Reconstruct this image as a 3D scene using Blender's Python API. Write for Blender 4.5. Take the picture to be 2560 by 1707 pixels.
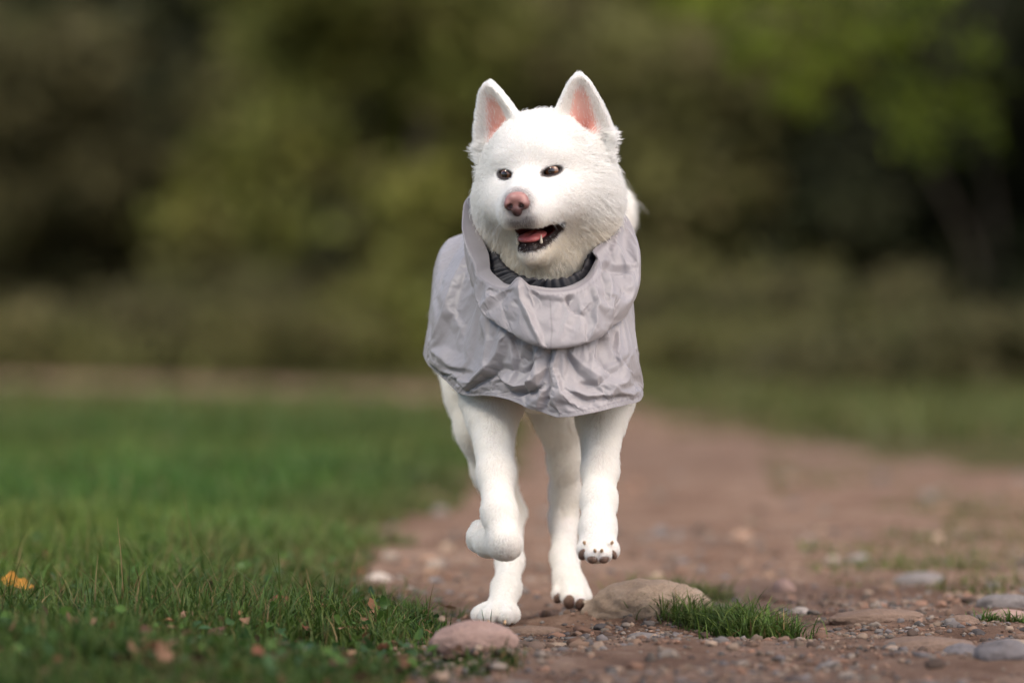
import bpy, math, random, os
import numpy as np
from mathutils import Vector, Matrix
from mathutils.bvhtree import BVHTree

# ------------------------------------------------------------------ camera, sky, sun, exposure
for o in list(bpy.data.objects):
    bpy.data.objects.remove(o)
scene = bpy.context.scene
C = scene.collection
FOCUS = 6.0          # metres from the lens to the dog's face
CAMZ = 0.497         # lens height above the path
cam_data = bpy.data.cameras.new('camera')
cam_data.lens = 135.0
cam_data.sensor_width = 36.0
cam_data.shift_y = -53.5 / 2560.0
cam_data.clip_start = 0.1
cam_data.clip_end = 600.0
cam_data.dof.use_dof = True
cam_data.dof.focus_distance = FOCUS
cam_data.dof.aperture_fstop = 1.8
cam = bpy.data.objects.new('camera', cam_data)
cam.location = (0.0, -FOCUS, CAMZ)
cam.rotation_euler = (math.radians(90), 0, 0)
C.objects.link(cam)
scene.camera = cam

SUN_EL, SUN_AZ = math.radians(50), math.radians(-55)     # high, from the front left of the dog
world = bpy.data.worlds.new('World')
scene.world = world
world.use_nodes = True
wn = world.node_tree
sky = wn.nodes.new('ShaderNodeTexSky')
sky.sky_type = 'NISHITA'
sky.sun_disc = False
sky.sun_elevation = SUN_EL
sky.sun_rotation = math.radians(180) + SUN_AZ
sky.air_density = 1.0
sky.dust_density = 4.0
bg = wn.nodes['Background']
bg.inputs['Strength'].default_value = 0.10
wn.links.new(sky.outputs['Color'], bg.inputs['Color'])
sun_data = bpy.data.lights.new('sun', 'SUN')
sun_data.energy = 2.0
sun_data.angle = math.radians(20)
sun_data.color = (1.0, 0.93, 0.83)
sun = bpy.data.objects.new('sun', sun_data)
# direction towards the sun: azimuth measured from -Y (towards the camera), negative = image left
sd = Vector((math.sin(SUN_AZ) * math.cos(SUN_EL), -math.cos(SUN_AZ) * math.cos(SUN_EL), math.sin(SUN_EL)))
sun.rotation_euler = sd.to_track_quat('Z', 'Y').to_euler()
C.objects.link(sun)
scene.view_settings.view_transform = 'Standard'
scene.view_settings.look = 'None'
scene.view_settings.gamma = 1.0
scene.view_settings.exposure = 1.38
scene.view_settings.use_curve_mapping = False
scene.cycles.max_bounces = 16
scene.cycles.diffuse_bounces = 10
scene.cycles.transmission_bounces = 10
scene.cycles.transparent_max_bounces = 12
scene.cycles.use_denoising = True

# ------------------------------------------------------------------ helpers
K = 2560.0 / 2352.0
def P(px, py, Y):
    """Point at depth Y behind the focus plane, from a measured place in the photograph (2352 px wide)."""
    s = (FOCUS + Y) / FOCUS
    return np.array([(px * K - 1280.0) / 1600.0 * s, Y, CAMZ + (800.0 - py * K) / 1600.0 * s])

def new_mat(name):
    m = bpy.data.materials.new(name)
    m.use_nodes = True
    nt = m.node_tree
    return m, nt, nt.nodes['Principled BSDF'], nt.nodes['Material Output']

def simple_mat(name, col, rough=0.6, **kw):
    m, nt, b, out = new_mat(name)
    b.inputs['Base Color'].default_value = (*col, 1)
    b.inputs['Roughness'].default_value = rough
    for k, v in kw.items():
        b.inputs[k.replace('_', ' ')].default_value = v
    return m

def node(nt, kind, **kw):
    n = nt.nodes.new(kind)
    for k, v in kw.items():
        setattr(n, k, v)
    return n

def noise_node(nt, scale, detail=4.0, rough=0.55, coord='Object'):
    tc = node(nt, 'ShaderNodeTexCoord')
    n = node(nt, 'ShaderNodeTexNoise')
    n.inputs['Scale'].default_value = scale
    n.inputs['Detail'].default_value = detail
    n.inputs['Roughness'].default_value = rough
    nt.links.new(tc.outputs[coord], n.inputs['Vector'])
    return n

def ramp(nt, src, stops):
    r = node(nt, 'ShaderNodeValToRGB')
    while len(r.color_ramp.elements) < len(stops):
        r.color_ramp.elements.new(0.5)
    for e, (p, c) in zip(r.color_ramp.elements, stops):
        e.position = p
        e.color = (*c, 1)
    nt.links.new(src, r.inputs['Fac'])
    return r

def mesh_np(name, verts, faces, smooth=True):
    """faces: (n,3) or (n,4) array, or a list of such arrays"""
    me = bpy.data.meshes.new(name)
    fs = faces if isinstance(faces, list) else [faces]
    fs = [np.asarray(f, dtype=np.int32) for f in fs if len(f)]
    verts = np.asarray(verts, dtype=np.float32)
    me.vertices.add(len(verts))
    me.vertices.foreach_set('co', verts.ravel())
    nl = sum(f.size for f in fs)
    nf = sum(len(f) for f in fs)
    me.loops.add(nl)
    me.loops.foreach_set('vertex_index', np.concatenate([f.ravel() for f in fs]))
    me.polygons.add(nf)
    tot = np.concatenate([np.full(len(f), f.shape[1], np.int32) for f in fs])
    start = np.concatenate([[0], np.cumsum(tot)[:-1]]).astype(np.int32)
    me.polygons.foreach_set('loop_start', start)
    me.polygons.foreach_set('loop_total', tot)
    if smooth:
        me.polygons.foreach_set('use_smooth', np.ones(nf, bool))
    me.update(calc_edges=True)
    me.validate()
    return me

def color_attr(me, name, cols):
    a = me.color_attributes.new(name, 'FLOAT_COLOR', 'POINT')
    c = np.ones((len(me.vertices), 4), np.float32)
    c[:, :cols.shape[1]] = cols
    a.data.foreach_set('color', c.ravel())

def link(name, me, mat=None, parent=None):
    o = bpy.data.objects.new(name, me)
    if mat is not None and me is not None:
        me.materials.append(mat)
    C.objects.link(o)
    if parent is not None:
        o.parent = parent
        o.matrix_parent_inverse = parent.matrix_world.inverted()
    return o

def empty(name, loc=(0, 0, 0)):
    o = bpy.data.objects.new(name, None)
    o.location = loc
    o.empty_display_size = 0.1
    C.objects.link(o)
    o.matrix_world = Matrix.Translation(Vector(loc))
    return o

def tag(o, label=None, cat=None, group=None, kind=None):
    if label: o['label'] = label
    if cat: o['category'] = cat
    if group: o['group'] = group
    if kind: o['kind'] = kind
    return o

def value_noise(p, seed=0):
    """smooth 3-D value noise in [-1, 1], p (n,3)"""
    p = np.asarray(p, dtype=np.float64)
    i = np.floor(p).astype(np.int64)
    f = p - i
    f = f * f * f * (f * (f * 6 - 15) + 10)
    def h(ix, iy, iz):
        n = (ix * 374761393 + iy * 668265263 + iz * 2147483647 + seed * 144665) & 0xffffffff
        n = ((n ^ (n >> 13)) * 1274126177) & 0xffffffff
        n = (n ^ (n >> 16)) & 0xffff
        return n / 32767.5 - 1.0
    r = 0
    for dx in (0, 1):
        wx = f[:, 0] if dx else 1 - f[:, 0]
        for dy in (0, 1):
            wy = f[:, 1] if dy else 1 - f[:, 1]
            for dz in (0, 1):
                wz = f[:, 2] if dz else 1 - f[:, 2]
                r = r + wx * wy * wz * h(i[:, 0] + dx, i[:, 1] + dy, i[:, 2] + dz)
    return r

def fbm(p, octaves=4, seed=0, gain=0.5):
    s, a, t = 0, 1.0, 0
    for o in range(octaves):
        s = s + a * value_noise(p * 2.0 ** o + o * 17.3, seed + o)
        t += a
        a *= gain
    return s / t

# ------------------------------------------------------------------ sculpting with distance fields
def axis(segments):
    """segments: [(start, end, step)...] -> coordinates of a stretched grid"""
    out = [segments[0][0]]
    for a, b, s in segments:
        n = max(1, int(round((b - a) / s)))
        out.extend(list(np.linspace(a, b, n + 1)[1:]))
    return np.array(out, np.float32)

class Field:
    def __init__(self, xs, ys, zs):
        self.xs, self.ys, self.zs = xs, ys, zs
        self.D = np.full((len(xs), len(ys), len(zs)), 0.5, np.float32)
    def box(self, lo, hi, m):
        r = []
        for ax, a, b in zip((self.xs, self.ys, self.zs), lo, hi):
            i0 = max(0, np.searchsorted(ax, a - m) - 1)
            i1 = min(len(ax), np.searchsorted(ax, b + m) + 1)
            r.append(slice(i0, i1))
        return tuple(r)
    def put(self, fn, lo, hi, k, op='add', m=0.035):
        s = self.box(lo, hi, m + k)
        X = self.xs[s[0]][:, None, None]; Y = self.ys[s[1]][None, :, None]; Z = self.zs[s[2]][None, None, :]
        d = fn(X, Y, Z).astype(np.float32)
        D = self.D[s]
        if op == 'add':
            h = np.clip(0.5 + 0.5 * (D - d) / k, 0, 1)
            self.D[s] = D + (d - D) * h - k * h * (1 - h)
        else:
            h = np.clip(0.5 - 0.5 * (D + d) / k, 0, 1)
            self.D[s] = D + (-d - D) * h + k * h * (1 - h)
    def cone(self, a, b, ra, rb, k=0.02, op='add'):
        a, b = np.asarray(a, float), np.asarray(b, float)
        lo = np.minimum(a - ra, b - rb); hi = np.maximum(a + ra, b + rb)
        ba = b - a; l2 = ba @ ba; rr = ra - rb; a2 = l2 - rr * rr; il2 = 1 / l2
        def fn(X, Y, Z):
            px, py, pz = X - a[0], Y - a[1], Z - a[2]
            y = px * ba[0] + py * ba[1] + pz * ba[2]
            z = y - l2
            qx = px * l2 - ba[0] * y; qy = py * l2 - ba[1] * y; qz = pz * l2 - ba[2] * y
            x2 = qx * qx + qy * qy + qz * qz
            y2 = y * y * l2; z2 = z * z * l2
            kk = np.sign(rr) * rr * rr * x2
            c1 = np.sign(z) * a2 * z2 > kk
            c2 = np.sign(y) * a2 * y2 < kk
            d = (np.sqrt(np.maximum(x2 * a2 * il2, 0)) + y * rr) * il2 - ra
            d = np.where(c2, np.sqrt(x2 + y2) * il2 - ra, d)
            return np.where(c1, np.sqrt(x2 + z2) * il2 - rb, d)
        self.put(fn, lo, hi, k, op)
    def ell(self, c, r, k=0.02, R=None, op='add'):
        c, r = np.asarray(c, float), np.asarray(r, float)
        R = np.eye(3) if R is None else R
        e = np.abs(R) @ r
        def fn(X, Y, Z):
            x, y, z = X - c[0], Y - c[1], Z - c[2]
            u = (R[0, 0] * x + R[1, 0] * y + R[2, 0] * z)
            v = (R[0, 1] * x + R[1, 1] * y + R[2, 1] * z)
            w = (R[0, 2] * x + R[1, 2] * y + R[2, 2] * z)
            k0 = np.sqrt((u / r[0]) ** 2 + (v / r[1]) ** 2 + (w / r[2]) ** 2)
            k1 = np.sqrt((u / r[0] ** 2) ** 2 + (v / r[1] ** 2) ** 2 + (w / r[2] ** 2) ** 2) + 1e-9
            return k0 * (k0 - 1) / k1
        self.put(fn, c - e, c + e, k, op)
    def chain(self, pts, k=0.02):
        for (a, ra), (b, rb) in zip(pts[:-1], pts[1:]):
            self.cone(a, b, ra, rb, k)
    def mesh(self, smooth=2):
        D = self.D
        S = D < 0
        nx, ny, nz = D.shape
        cnt = np.zeros((nx - 1, ny - 1, nz - 1), np.int8)
        for i in (0, 1):
            for j in (0, 1):
                for k in (0, 1):
                    cnt += S[i:nx - 1 + i, j:ny - 1 + j, k:nz - 1 + k]
        I, J, Kk = np.nonzero((cnt > 0) & (cnt < 8))
        n = len(I)
        idx = np.full(cnt.shape, -1, np.int32)
        idx[I, J, Kk] = np.arange(n)
        acc = np.zeros((n, 3)); num = np.zeros(n)
        ax = (self.xs, self.ys, self.zs)
        corners = [(i, j, k) for i in (0, 1) for j in (0, 1) for k in (0, 1)]
        for c in corners:
            for d in range(3):
                if c[d] == 1: continue
                e = list(c); e[d] = 1
                d0 = D[I + c[0], J + c[1], Kk + c[2]]; d1 = D[I + e[0], J + e[1], Kk + e[2]]
                m = (d0 < 0) != (d1 < 0)
                t = np.where(m, d0 / np.where(m, d0 - d1, 1), 0)
                p0 = np.stack([ax[0][I + c[0]], ax[1][J + c[1]], ax[2][Kk + c[2]]], 1)
                p1 = np.stack([ax[0][I + e[0]], ax[1][J + e[1]], ax[2][Kk + e[2]]], 1)
                acc += np.where(m[:, None], p0 + (p1 - p0) * t[:, None], 0)
                num += m
        V = acc / num[:, None]
        quads = []
        sl = lambda d, a: tuple(slice(None) if q != d else a for q in range(3))
        for d in range(3):
            A = S[sl(d, slice(0, -1))]; B = S[sl(d, slice(1, None))]
            ch = A != B
            q1, q2 = (d + 1) % 3, (d + 2) % 3
            ii = list(np.nonzero(ch))
            ok = (ii[q1] > 0) & (ii[q2] > 0) & (ii[q1] < D.shape[q1] - 1) & (ii[q2] < D.shape[q2] - 1)
            ii = [a[ok] for a in ii]
            flip = A[tuple(ii)]
            def cell(o1, o2):
                jj = list(ii); jj[q1] = ii[q1] - o1; jj[q2] = ii[q2] - o2
                return idx[tuple(jj)]
            q = np.stack([cell(1, 1), cell(0, 1), cell(0, 0), cell(1, 0)], 1)
            q = np.where(flip[:, None], q, q[:, ::-1])
            quads.append(q)
        F = np.concatenate(quads)
        F = F[(F >= 0).all(1)]
        for _ in range(smooth):
            A = np.zeros_like(V); N = np.zeros(len(V))
            for a, b in ((0, 1), (1, 2), (2, 3), (3, 0)):
                np.add.at(A, F[:, a], V[F[:, b]]); np.add.at(N, F[:, a], 1)
                np.add.at(A, F[:, b], V[F[:, a]]); np.add.at(N, F[:, b], 1)
            V = V * 0.5 + 0.5 * A / np.maximum(N, 1)[:, None]
        return V, F

def vert_normals(V, F):
    n = np.cross(V[F[:, 2]] - V[F[:, 0]], V[F[:, 3]] - V[F[:, 1]]) if F.shape[1] == 4 else np.cross(V[F[:, 1]] - V[F[:, 0]], V[F[:, 2]] - V[F[:, 0]])
    N = np.zeros_like(V)
    for a in range(F.shape[1]):
        np.add.at(N, F[:, a], n)
    return N / (np.linalg.norm(N, axis=1, keepdims=True) + 1e-12)

def smoothstep(a, b, x):
    t = np.clip((x - a) / (b - a), 0, 1)
    return t * t * (3 - 2 * t)

# ------------------------------------------------------------------ ground, path
def ground_y(py):
    return FOCUS * (CAMZ * 1600.0) / (py * K - 800.0) - FOCUS
PATH_L = np.array([(-5.5, -.55), (-2.5, -.22), (-.9, -.08), (-.45, -.10), (.13, -.135), (1.37, -.30), (3.0, -.27), (4.6, -.15), (6.4, -.10), (10.5, .02), (13.5, .05), (17.5, -.8), (22, -4.0), (25, -10), (28, -30)])
PATH_R = np.array([(-5.5, 3.6), (-2.5, 3.4), (-.9, 3.2), (1.4, 3.1), (3, 2.9), (4.6, 2.3), (6.4, 1.7), (10.5, 1.0), (13.5, .95), (17.5, .70), (22, .2), (27, -2.0), (33, -10), (37, -30)])
def path_left(y): return np.interp(y, PATH_L[:, 0], PATH_L[:, 1])
def path_right(y): return np.interp(y, PATH_R[:, 0], PATH_R[:, 1])
def path_in(x, y):
    """signed distance-like value: > 0 on the path"""
    w = value_noise(np.stack([x * 5, y * 2.0, x * 0], 1), 3) * .09 + value_noise(np.stack([x * 21, y * 9, x * 0], 1), 4) * .045
    return np.minimum(x - path_left(y), path_right(y) - x) + w * (1 + .12 * np.maximum(y, 0))
def gheight(x, y):
    x = np.asarray(x, float); y = np.asarray(y, float)
    p = np.stack([x, y, x * 0], 1)
    near = np.exp(-np.maximum(y, 0) / 8)
    d = path_in(x, y)
    verge = smoothstep(.06, -.30, d)
    left = np.where(x < path_left(y) + .3, 1.0, .5)
    h = verge * left * (.030 + .022 * value_noise(p * 3.1, 7) + .012 * value_noise(p * 9, 8))
    h += (.010 * value_noise(p * 4.3, 5) + .005 * value_noise(p * 13, 6) + .0025 * value_noise(p * 40, 9)) * (1 - verge * .5) * (.3 + .7 * near)
    h += .020 * np.exp(-(((x - .22) / .16) ** 2 + ((y - .34) / .22) ** 2))
    h += .03 * smoothstep(.6, 2.4, x) * near * smoothstep(6, 0, y)
    h += .25 * value_noise(p * .12, 12) * smoothstep(9, 30, y) * .35
    return h

def sheet(name, xs, ys, z_off=0.0, keep=None):
    X, Y = np.meshgrid(xs, ys)
    x, y = X.ravel(), Y.ravel()
    V = np.stack([x, y, gheight(x, y) + z_off], 1)
    nx = len(xs)
    i, j = np.meshgrid(np.arange(len(xs) - 1), np.arange(len(ys) - 1))
    a = (j * nx + i).ravel()
    Q = np.stack([a, a + 1, a + nx + 1, a + nx], 1)
    if keep is not None:
        k = keep(x, y)
        Q = Q[k[Q].all(1)]
        used = np.unique(Q); rm = -np.ones(len(V), int); rm[used] = np.arange(len(used))
        V, Q = V[used], rm[Q]
    return mesh_np(name, V, Q), V

gx = axis([(-260, -40, 20), (-40, -8, 1.6), (-8, -1.4, .25), (-1.4, 1.6, .022), (1.6, 8, .25), (8, 40, 1.6), (40, 260, 20)])
gy = axis([(-5.6, -1.2, .12), (-1.2, 2.0, .022), (2.0, 8, .08), (8, 45, .5), (45, 300, 15)])
me, gV = sheet('ground', gx, gy)
m_gr, nt, b, out = new_mat('soil_and_turf')
n1 = noise_node(nt, 3.0, 5); n2 = noise_node(nt, 40, 4)
r1 = ramp(nt, n1.outputs['Fac'], [(.35, (.050, .052, .016)), (.55, (.075, .066, .026)), (.7, (.105, .074, .040))])
r2 = ramp(nt, n2.outputs['Fac'], [(.3, (.5, .5, .5)), (.7, (1, 1, 1))])
mx = node(nt, 'ShaderNodeMix', data_type='RGBA', blend_type='MULTIPLY'); mx.inputs['Factor'].default_value = 1
nt.links.new(r1.outputs['Color'], mx.inputs[6]); nt.links.new(r2.outputs['Color'], mx.inputs[7])
nt.links.new(mx.outputs[2], b.inputs['Base Color']); b.inputs['Roughness'].default_value = .95; b.inputs['Specular IOR Level'].default_value = .05
ground = tag(link('ground', me, m_gr), kind='structure')

def on_path(x, y):
    return path_in(x, y) > 0
px_ = axis([(-30, -4, .8), (-4, -.6, .14), (-.6, 1.5, .013), (1.5, 4, .10)])
py_ = axis([(-5.5, -1.2, .10), (-1.2, 1.6, .013), (1.6, 6, .06), (6, 15, .2), (15, 38, .4)])
me, _ = sheet('path', px_, py_, .006, on_path)
m_pa, nt, b, out = new_mat('path_dirt')
n1 = noise_node(nt, 3.4, 7, .68); n2 = noise_node(nt, 26, 6, .65); n3 = noise_node(nt, 320, 4, .7)
r1 = ramp(nt, n1.outputs['Fac'], [(.3, (.120, .070, .048)), (.5, (.215, .138, .100)), (.7, (.315, .222, .170))])
r2 = ramp(nt, n2.outputs['Fac'], [(.3, (.74, .70, .68)), (.6, (1, 1, 1))])
r3 = ramp(nt, n3.outputs['Fac'], [(.3, (.66, .64, .63)), (.65, (1.0, 1.0, 1.0))])
mx = node(nt, 'ShaderNodeMix', data_type='RGBA', blend_type='MULTIPLY'); mx.inputs['Factor'].default_value = 1
mx2 = node(nt, 'ShaderNodeMix', data_type='RGBA', blend_type='MULTIPLY'); mx2.inputs['Factor'].default_value = 1
nt.links.new(r1.outputs['Color'], mx.inputs[6]); nt.links.new(r2.outputs['Color'], mx.inputs[7])
nt.links.new(mx.outputs[2], mx2.inputs[6]); nt.links.new(r3.outputs['Color'], mx2.inputs[7])
nt.links.new(mx2.outputs[2], b.inputs['Base Color']); b.inputs['Roughness'].default_value = .95; b.inputs['Specular IOR Level'].default_value = .08
bm1 = node(nt, 'ShaderNodeBump'); bm1.inputs['Strength'].default_value = .9; bm1.inputs['Distance'].default_value = .004
nt.links.new(n3.outputs['Fac'], bm1.inputs['Height'])
bm2 = node(nt, 'ShaderNodeBump'); bm2.inputs['Strength'].default_value = .8; bm2.inputs['Distance'].default_value = .02
nt.links.new(n2.outputs['Fac'], bm2.inputs['Height']); nt.links.new(bm1.outputs['Normal'], bm2.inputs['Normal']); nt.links.new(bm2.outputs['Normal'], b.inputs['Normal'])
path = tag(link('path', me, m_pa), kind='structure')

# ------------------------------------------------------------------ grass
def tint_mat(name, translucency=.35, rough=.55, attr='tint'):
    m, nt, b, out = new_mat(name)
    at = node(nt, 'ShaderNodeAttribute', attribute_name=attr)
    nt.links.new(at.outputs['Color'], b.inputs['Base Color'])
    b.inputs['Roughness'].default_value = rough
    b.inputs['Specular IOR Level'].default_value = .18
    if translucency:
        tr = node(nt, 'ShaderNodeBsdfTranslucent'); mix = node(nt, 'ShaderNodeMixShader')
        mix.inputs['Fac'].default_value = translucency
        nt.links.new(at.outputs['Color'], tr.inputs['Color'])
        nt.links.new(b.outputs[0], mix.inputs[1]); nt.links.new(tr.outputs[0], mix.inputs[2])
        nt.links.new(mix.outputs[0], out.inputs['Surface'])
    return m
m_grass = tint_mat('grass_blade', .3, .45)
def blades(rng, root, hgt, wid, lean, col, seg=3):
    """one curved tapering strip for each root"""
    n = len(root)
    a = rng.uniform(0, 2 * np.pi, n)
    dirv = np.stack([np.cos(a), np.sin(a), np.zeros(n)], 1)
    f = a + np.pi / 2 + rng.normal(0, .5, n)
    side = np.stack([np.cos(f), np.sin(f), np.zeros(n)], 1)
    V, Fq = [], []
    k = np.linspace(0, 1, seg + 1)
    for t in k:
        c = root + dirv * (lean * hgt * t ** 2)[:, None] + np.array([0, 0, 1]) * (hgt * (t - .28 * lean * t ** 3))[:, None]
        w = wid * (1 - t ** 1.6) * .5 + .0002
        V += [c - side * w[:, None], c + side * w[:, None]]
    V = np.stack(V, 1)                                   # n, 2(seg+1), 3
    base = np.arange(n)[:, None] * (2 * (seg + 1))
    Q = np.concatenate([base + np.array([[2 * i, 2 * i + 1, 2 * i + 3, 2 * i + 2]]) for i in range(seg)])
    cols = np.repeat(col[:, None, :], 2 * (seg + 1), 1)
    shade = (.55 + .45 * np.repeat(k, 2))[None, :, None]   # blades are paler towards the tip
    return V.reshape(-1, 3), Q, (cols * shade).reshape(-1, 3)

def grass_cols(rng, n, xy, dry=.05):
    pal = np.array([(.046, .100, .018), (.066, .128, .023), (.088, .150, .027), (.120, .165, .036)])
    c = pal[rng.integers(0, 4, n)] * rng.uniform(.7, 1.2, n)[:, None]
    k = value_noise(np.concatenate([xy * 1.4, np.zeros((n, 1))], 1), 77)
    c *= (1 + .35 * k)[:, None]
    c[:, 0] *= 1 + .25 * value_noise(np.concatenate([xy * .8, np.ones((n, 1))], 1), 78)
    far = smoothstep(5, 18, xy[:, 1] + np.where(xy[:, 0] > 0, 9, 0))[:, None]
    edge = (smoothstep(-.45, .0, path_in(xy[:, 0], xy[:, 1])) * .65 * rng.uniform(.3, 1.2, n) * (xy[:, 1] > .4))[:, None].clip(0, 1)
    c = c * (1 - edge) + np.array([.150, .130, .045]) * edge
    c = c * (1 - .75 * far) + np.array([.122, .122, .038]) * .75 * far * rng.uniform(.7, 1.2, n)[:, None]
    d = rng.random(n) < dry
    c[d] = np.array([.24, .17, .075]) * rng.uniform(.6, 1.2, d.sum())[:, None]
    return c

def scatter(rng, n, y0, y1, xmin, xmax, ok):
    y = rng.uniform(y0, y1, n)
    s = (FOCUS + y) / FOCUS
    x = rng.uniform(xmin, xmax, n) * s
    k = ok(x, y)
    return x[k], y[k]

rng = np.random.default_rng(12)
parts = []
def lawn(n, y0, y1, xr, h, w, dry=.04, ok=None, thin=0.0):
    ok = ok or (lambda x, y: (path_in(x, y) < rng.uniform(-.10, .06, len(x))) & (x < path_left(y) + .2))
    x, y = scatter(rng, n, y0, y1, xr[0], xr[1], ok)
    cl = value_noise(np.stack([x * 7, y * 7, x * 0], 1), 31)
    k = rng.random(len(x)) < np.clip(.72 + .6 * cl - thin, .12, 1)
    x, y, cl = x[k], y[k], cl[k]
    n = len(x)
    edge = smoothstep(.0, -.35, path_in(x, y))
    hh = rng.uniform(h[0], h[1], n) * (.55 + .45 * edge) * (1 + .3 * cl)
    tall = rng.random(n) < .06
    hh = np.where(tall, hh * 1.7, hh)
    root = np.stack([x, y, gheight(x, y) - .003], 1)
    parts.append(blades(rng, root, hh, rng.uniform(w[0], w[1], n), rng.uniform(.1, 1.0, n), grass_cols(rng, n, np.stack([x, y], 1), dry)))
lawn(27500, -1.25, -.25, (-1.12, .05), (.018, .046), (.0018, .0036), .07, None, .18)
lawn(32500, -.25, 1.2, (-1.12, .0), (.022, .058), (.0016, .0046), .07)
lawn(3250, -.3, 1.4, (-1.12, .0), (.05, .095), (.0012, .003), .25)
lawn(37500, 1.2, 4.0, (-1.12, .05), (.035, .080), (.0025, .0045), .04)
lawn(37500, 4.0, 11.0, (-1.12, .1), (.045, .090), (.004, .008), .04)
lawn(26000, 11.0, 30.0, (-.9, .1), (.05, .10), (.010, .022), .05)
right_ok = lambda x, y: (path_in(x, y) < rng.uniform(-.30, .45, len(x)) - .1) & (x > path_right(y) - .7)
lawn(16000, 9.0, 34.0, (.02, .9), (.05, .12), (.010, .022), .10, right_ok)
far_ok = lambda x, y: path_in(x, y) < -.2
lawn(9000, 30.0, 46.0, (-.95, .95), (.08, .2), (.02, .05), .3, far_ok, .2)
patch_ok = lambda x, y: (value_noise(np.stack([x * 1.7, y * .55, x * 0], 1), 91) + .25 * value_noise(np.stack([x * 6, y * 3, x * 0], 1), 92) > .14) & (x > .5 + .05 * y) & (x < path_right(y) + 1)
lawn(22000, .9, 10.0, (.30, .9), (.02, .05), (.004, .009), .12, patch_ok)
V = []; Q = []; Cc = []; n0 = 0
for v, q, c in parts:
    V.append(v); Q.append(q + n0); Cc.append(c); n0 += len(v)
me = mesh_np('grass', np.concatenate(V), np.concatenate(Q))
color_attr(me, 'tint', np.concatenate(Cc))
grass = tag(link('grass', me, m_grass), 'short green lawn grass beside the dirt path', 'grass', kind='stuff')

# ------------------------------------------------------------------ broad weed leaves among the grass, leaf litter
def leaf_shape(n_side=5, width=.5, tipp=1.4):
    """flat leaf outline along +x, unit length; returns verts (x, y, z) and quads"""
    t = np.linspace(0, 1, n_side + 1)
    w = width * .5 * np.sin(np.pi * np.clip(t, .02, .98) ** (1 / tipp)) ** .8
    V = np.concatenate([np.stack([t, -w, .12 * w], 1), np.stack([t, 0 * t, 0 * t - .02], 1), np.stack([t, w, .12 * w], 1)])
    m = n_side + 1
    Q = [(r * m + i, r * m + i + 1, (r + 1) * m + i + 1, (r + 1) * m + i) for r in (0, 1) for i in range(n_side)]
    return V, np.array(Q)
def leaves(rng, pos, size, col, width, tilt, curl, jag=0.0):
    LV, LQ = leaf_shape(5, width)
    n = len(pos); m = len(LV)
    a = rng.uniform(0, 2 * np.pi, n); ti = rng.normal(0, tilt, n); ro = rng.normal(0, tilt, n)
    L = np.repeat(LV[None], n, 0).copy()
    L[:, :, 1] *= 1 + jag * rng.normal(0, 1, (n, m))
    L[:, :, 2] += curl * rng.normal(0, 1, n)[:, None] * (L[:, :, 0] - .4) ** 2 + curl * .8 * rng.normal(0, 1, n)[:, None] * L[:, :, 1] ** 2 * 3
    L *= size[:, None, None]
    x, y, z = L[..., 0], L[..., 1], L[..., 2]
    y, z = y * np.cos(ro)[:, None] - z * np.sin(ro)[:, None], y * np.sin(ro)[:, None] + z * np.cos(ro)[:, None]
    x, z = x * np.cos(ti)[:, None] + z * np.sin(ti)[:, None], -x * np.sin(ti)[:, None] + z * np.cos(ti)[:, None]
    X = x * np.cos(a)[:, None] - y * np.sin(a)[:, None]; Y = x * np.sin(a)[:, None] + y * np.cos(a)[:, None]
    W = np.stack([X, Y, z], 2) + pos[:, None, :]
    Qs = (np.arange(n)[:, None, None] * m + LQ[None]).reshape(-1, 4)
    return W.reshape(-1, 3), Qs, np.repeat(col, m, 0)
left_ok = lambda x, y: (path_in(x, y) < -.02) & (x < path_left(y) + .1)
x, y = scatter(rng, 1300, -1.1, 2.6, -.86, .05, left_ok)
n = len(x)
pos = np.stack([x, y, gheight(x, y) + rng.uniform(.008, .035, n)], 1)
pal = np.array([(.06, .12, .025), (.085, .155, .03), (.045, .095, .03)])
v, q, c = leaves(rng, pos, rng.uniform(.010, .024, n), pal[rng.integers(0, 3, n)] * rng.uniform(.7, 1.2, n)[:, None], .8, .5, .25)
me = mesh_np('weeds', v, q); color_attr(me, 'tint', c)
m_leaf = tint_mat('green_leaf', .3, .4)
tag(link('weeds', me, m_leaf), 'small round weed leaves low down among the lawn grass', 'weeds', kind='stuff')
x, y = scatter(rng, 2400, -1.25, 1.6, -.86, .35, lambda x, y: (path_in(x, y) < .03) & ((x + .07) ** 2 + (y - .2) ** 2 > .03) & ((x + .055) ** 2 + (y + .38) ** 2 > .012))
k = rng.random(len(x)) < np.where(y < -.1, .24, .10)
x, y = x[k], y[k]; n = len(x)
pos = np.stack([x, y, gheight(x, y) + rng.uniform(.004, .030, n)], 1)
pal = np.array([(.15, .060, .035), (.22, .105, .055), (.30, .165, .10), (.085, .040, .028)])
v, q, c = leaves(rng, pos, rng.uniform(.012, .034, n), pal[rng.integers(0, 4, n)] * rng.uniform(.6, 1.2, n)[:, None], .6, .55, .5, .25)
me = mesh_np('leaf_litter', v, q); color_attr(me, 'tint', c)
m_dead = tint_mat('dead_leaf', .15, .7)
tag(link('leaf_litter', me, m_dead), 'brown bits of dead leaf scattered under the grass', 'leaf litter', kind='stuff')

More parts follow.
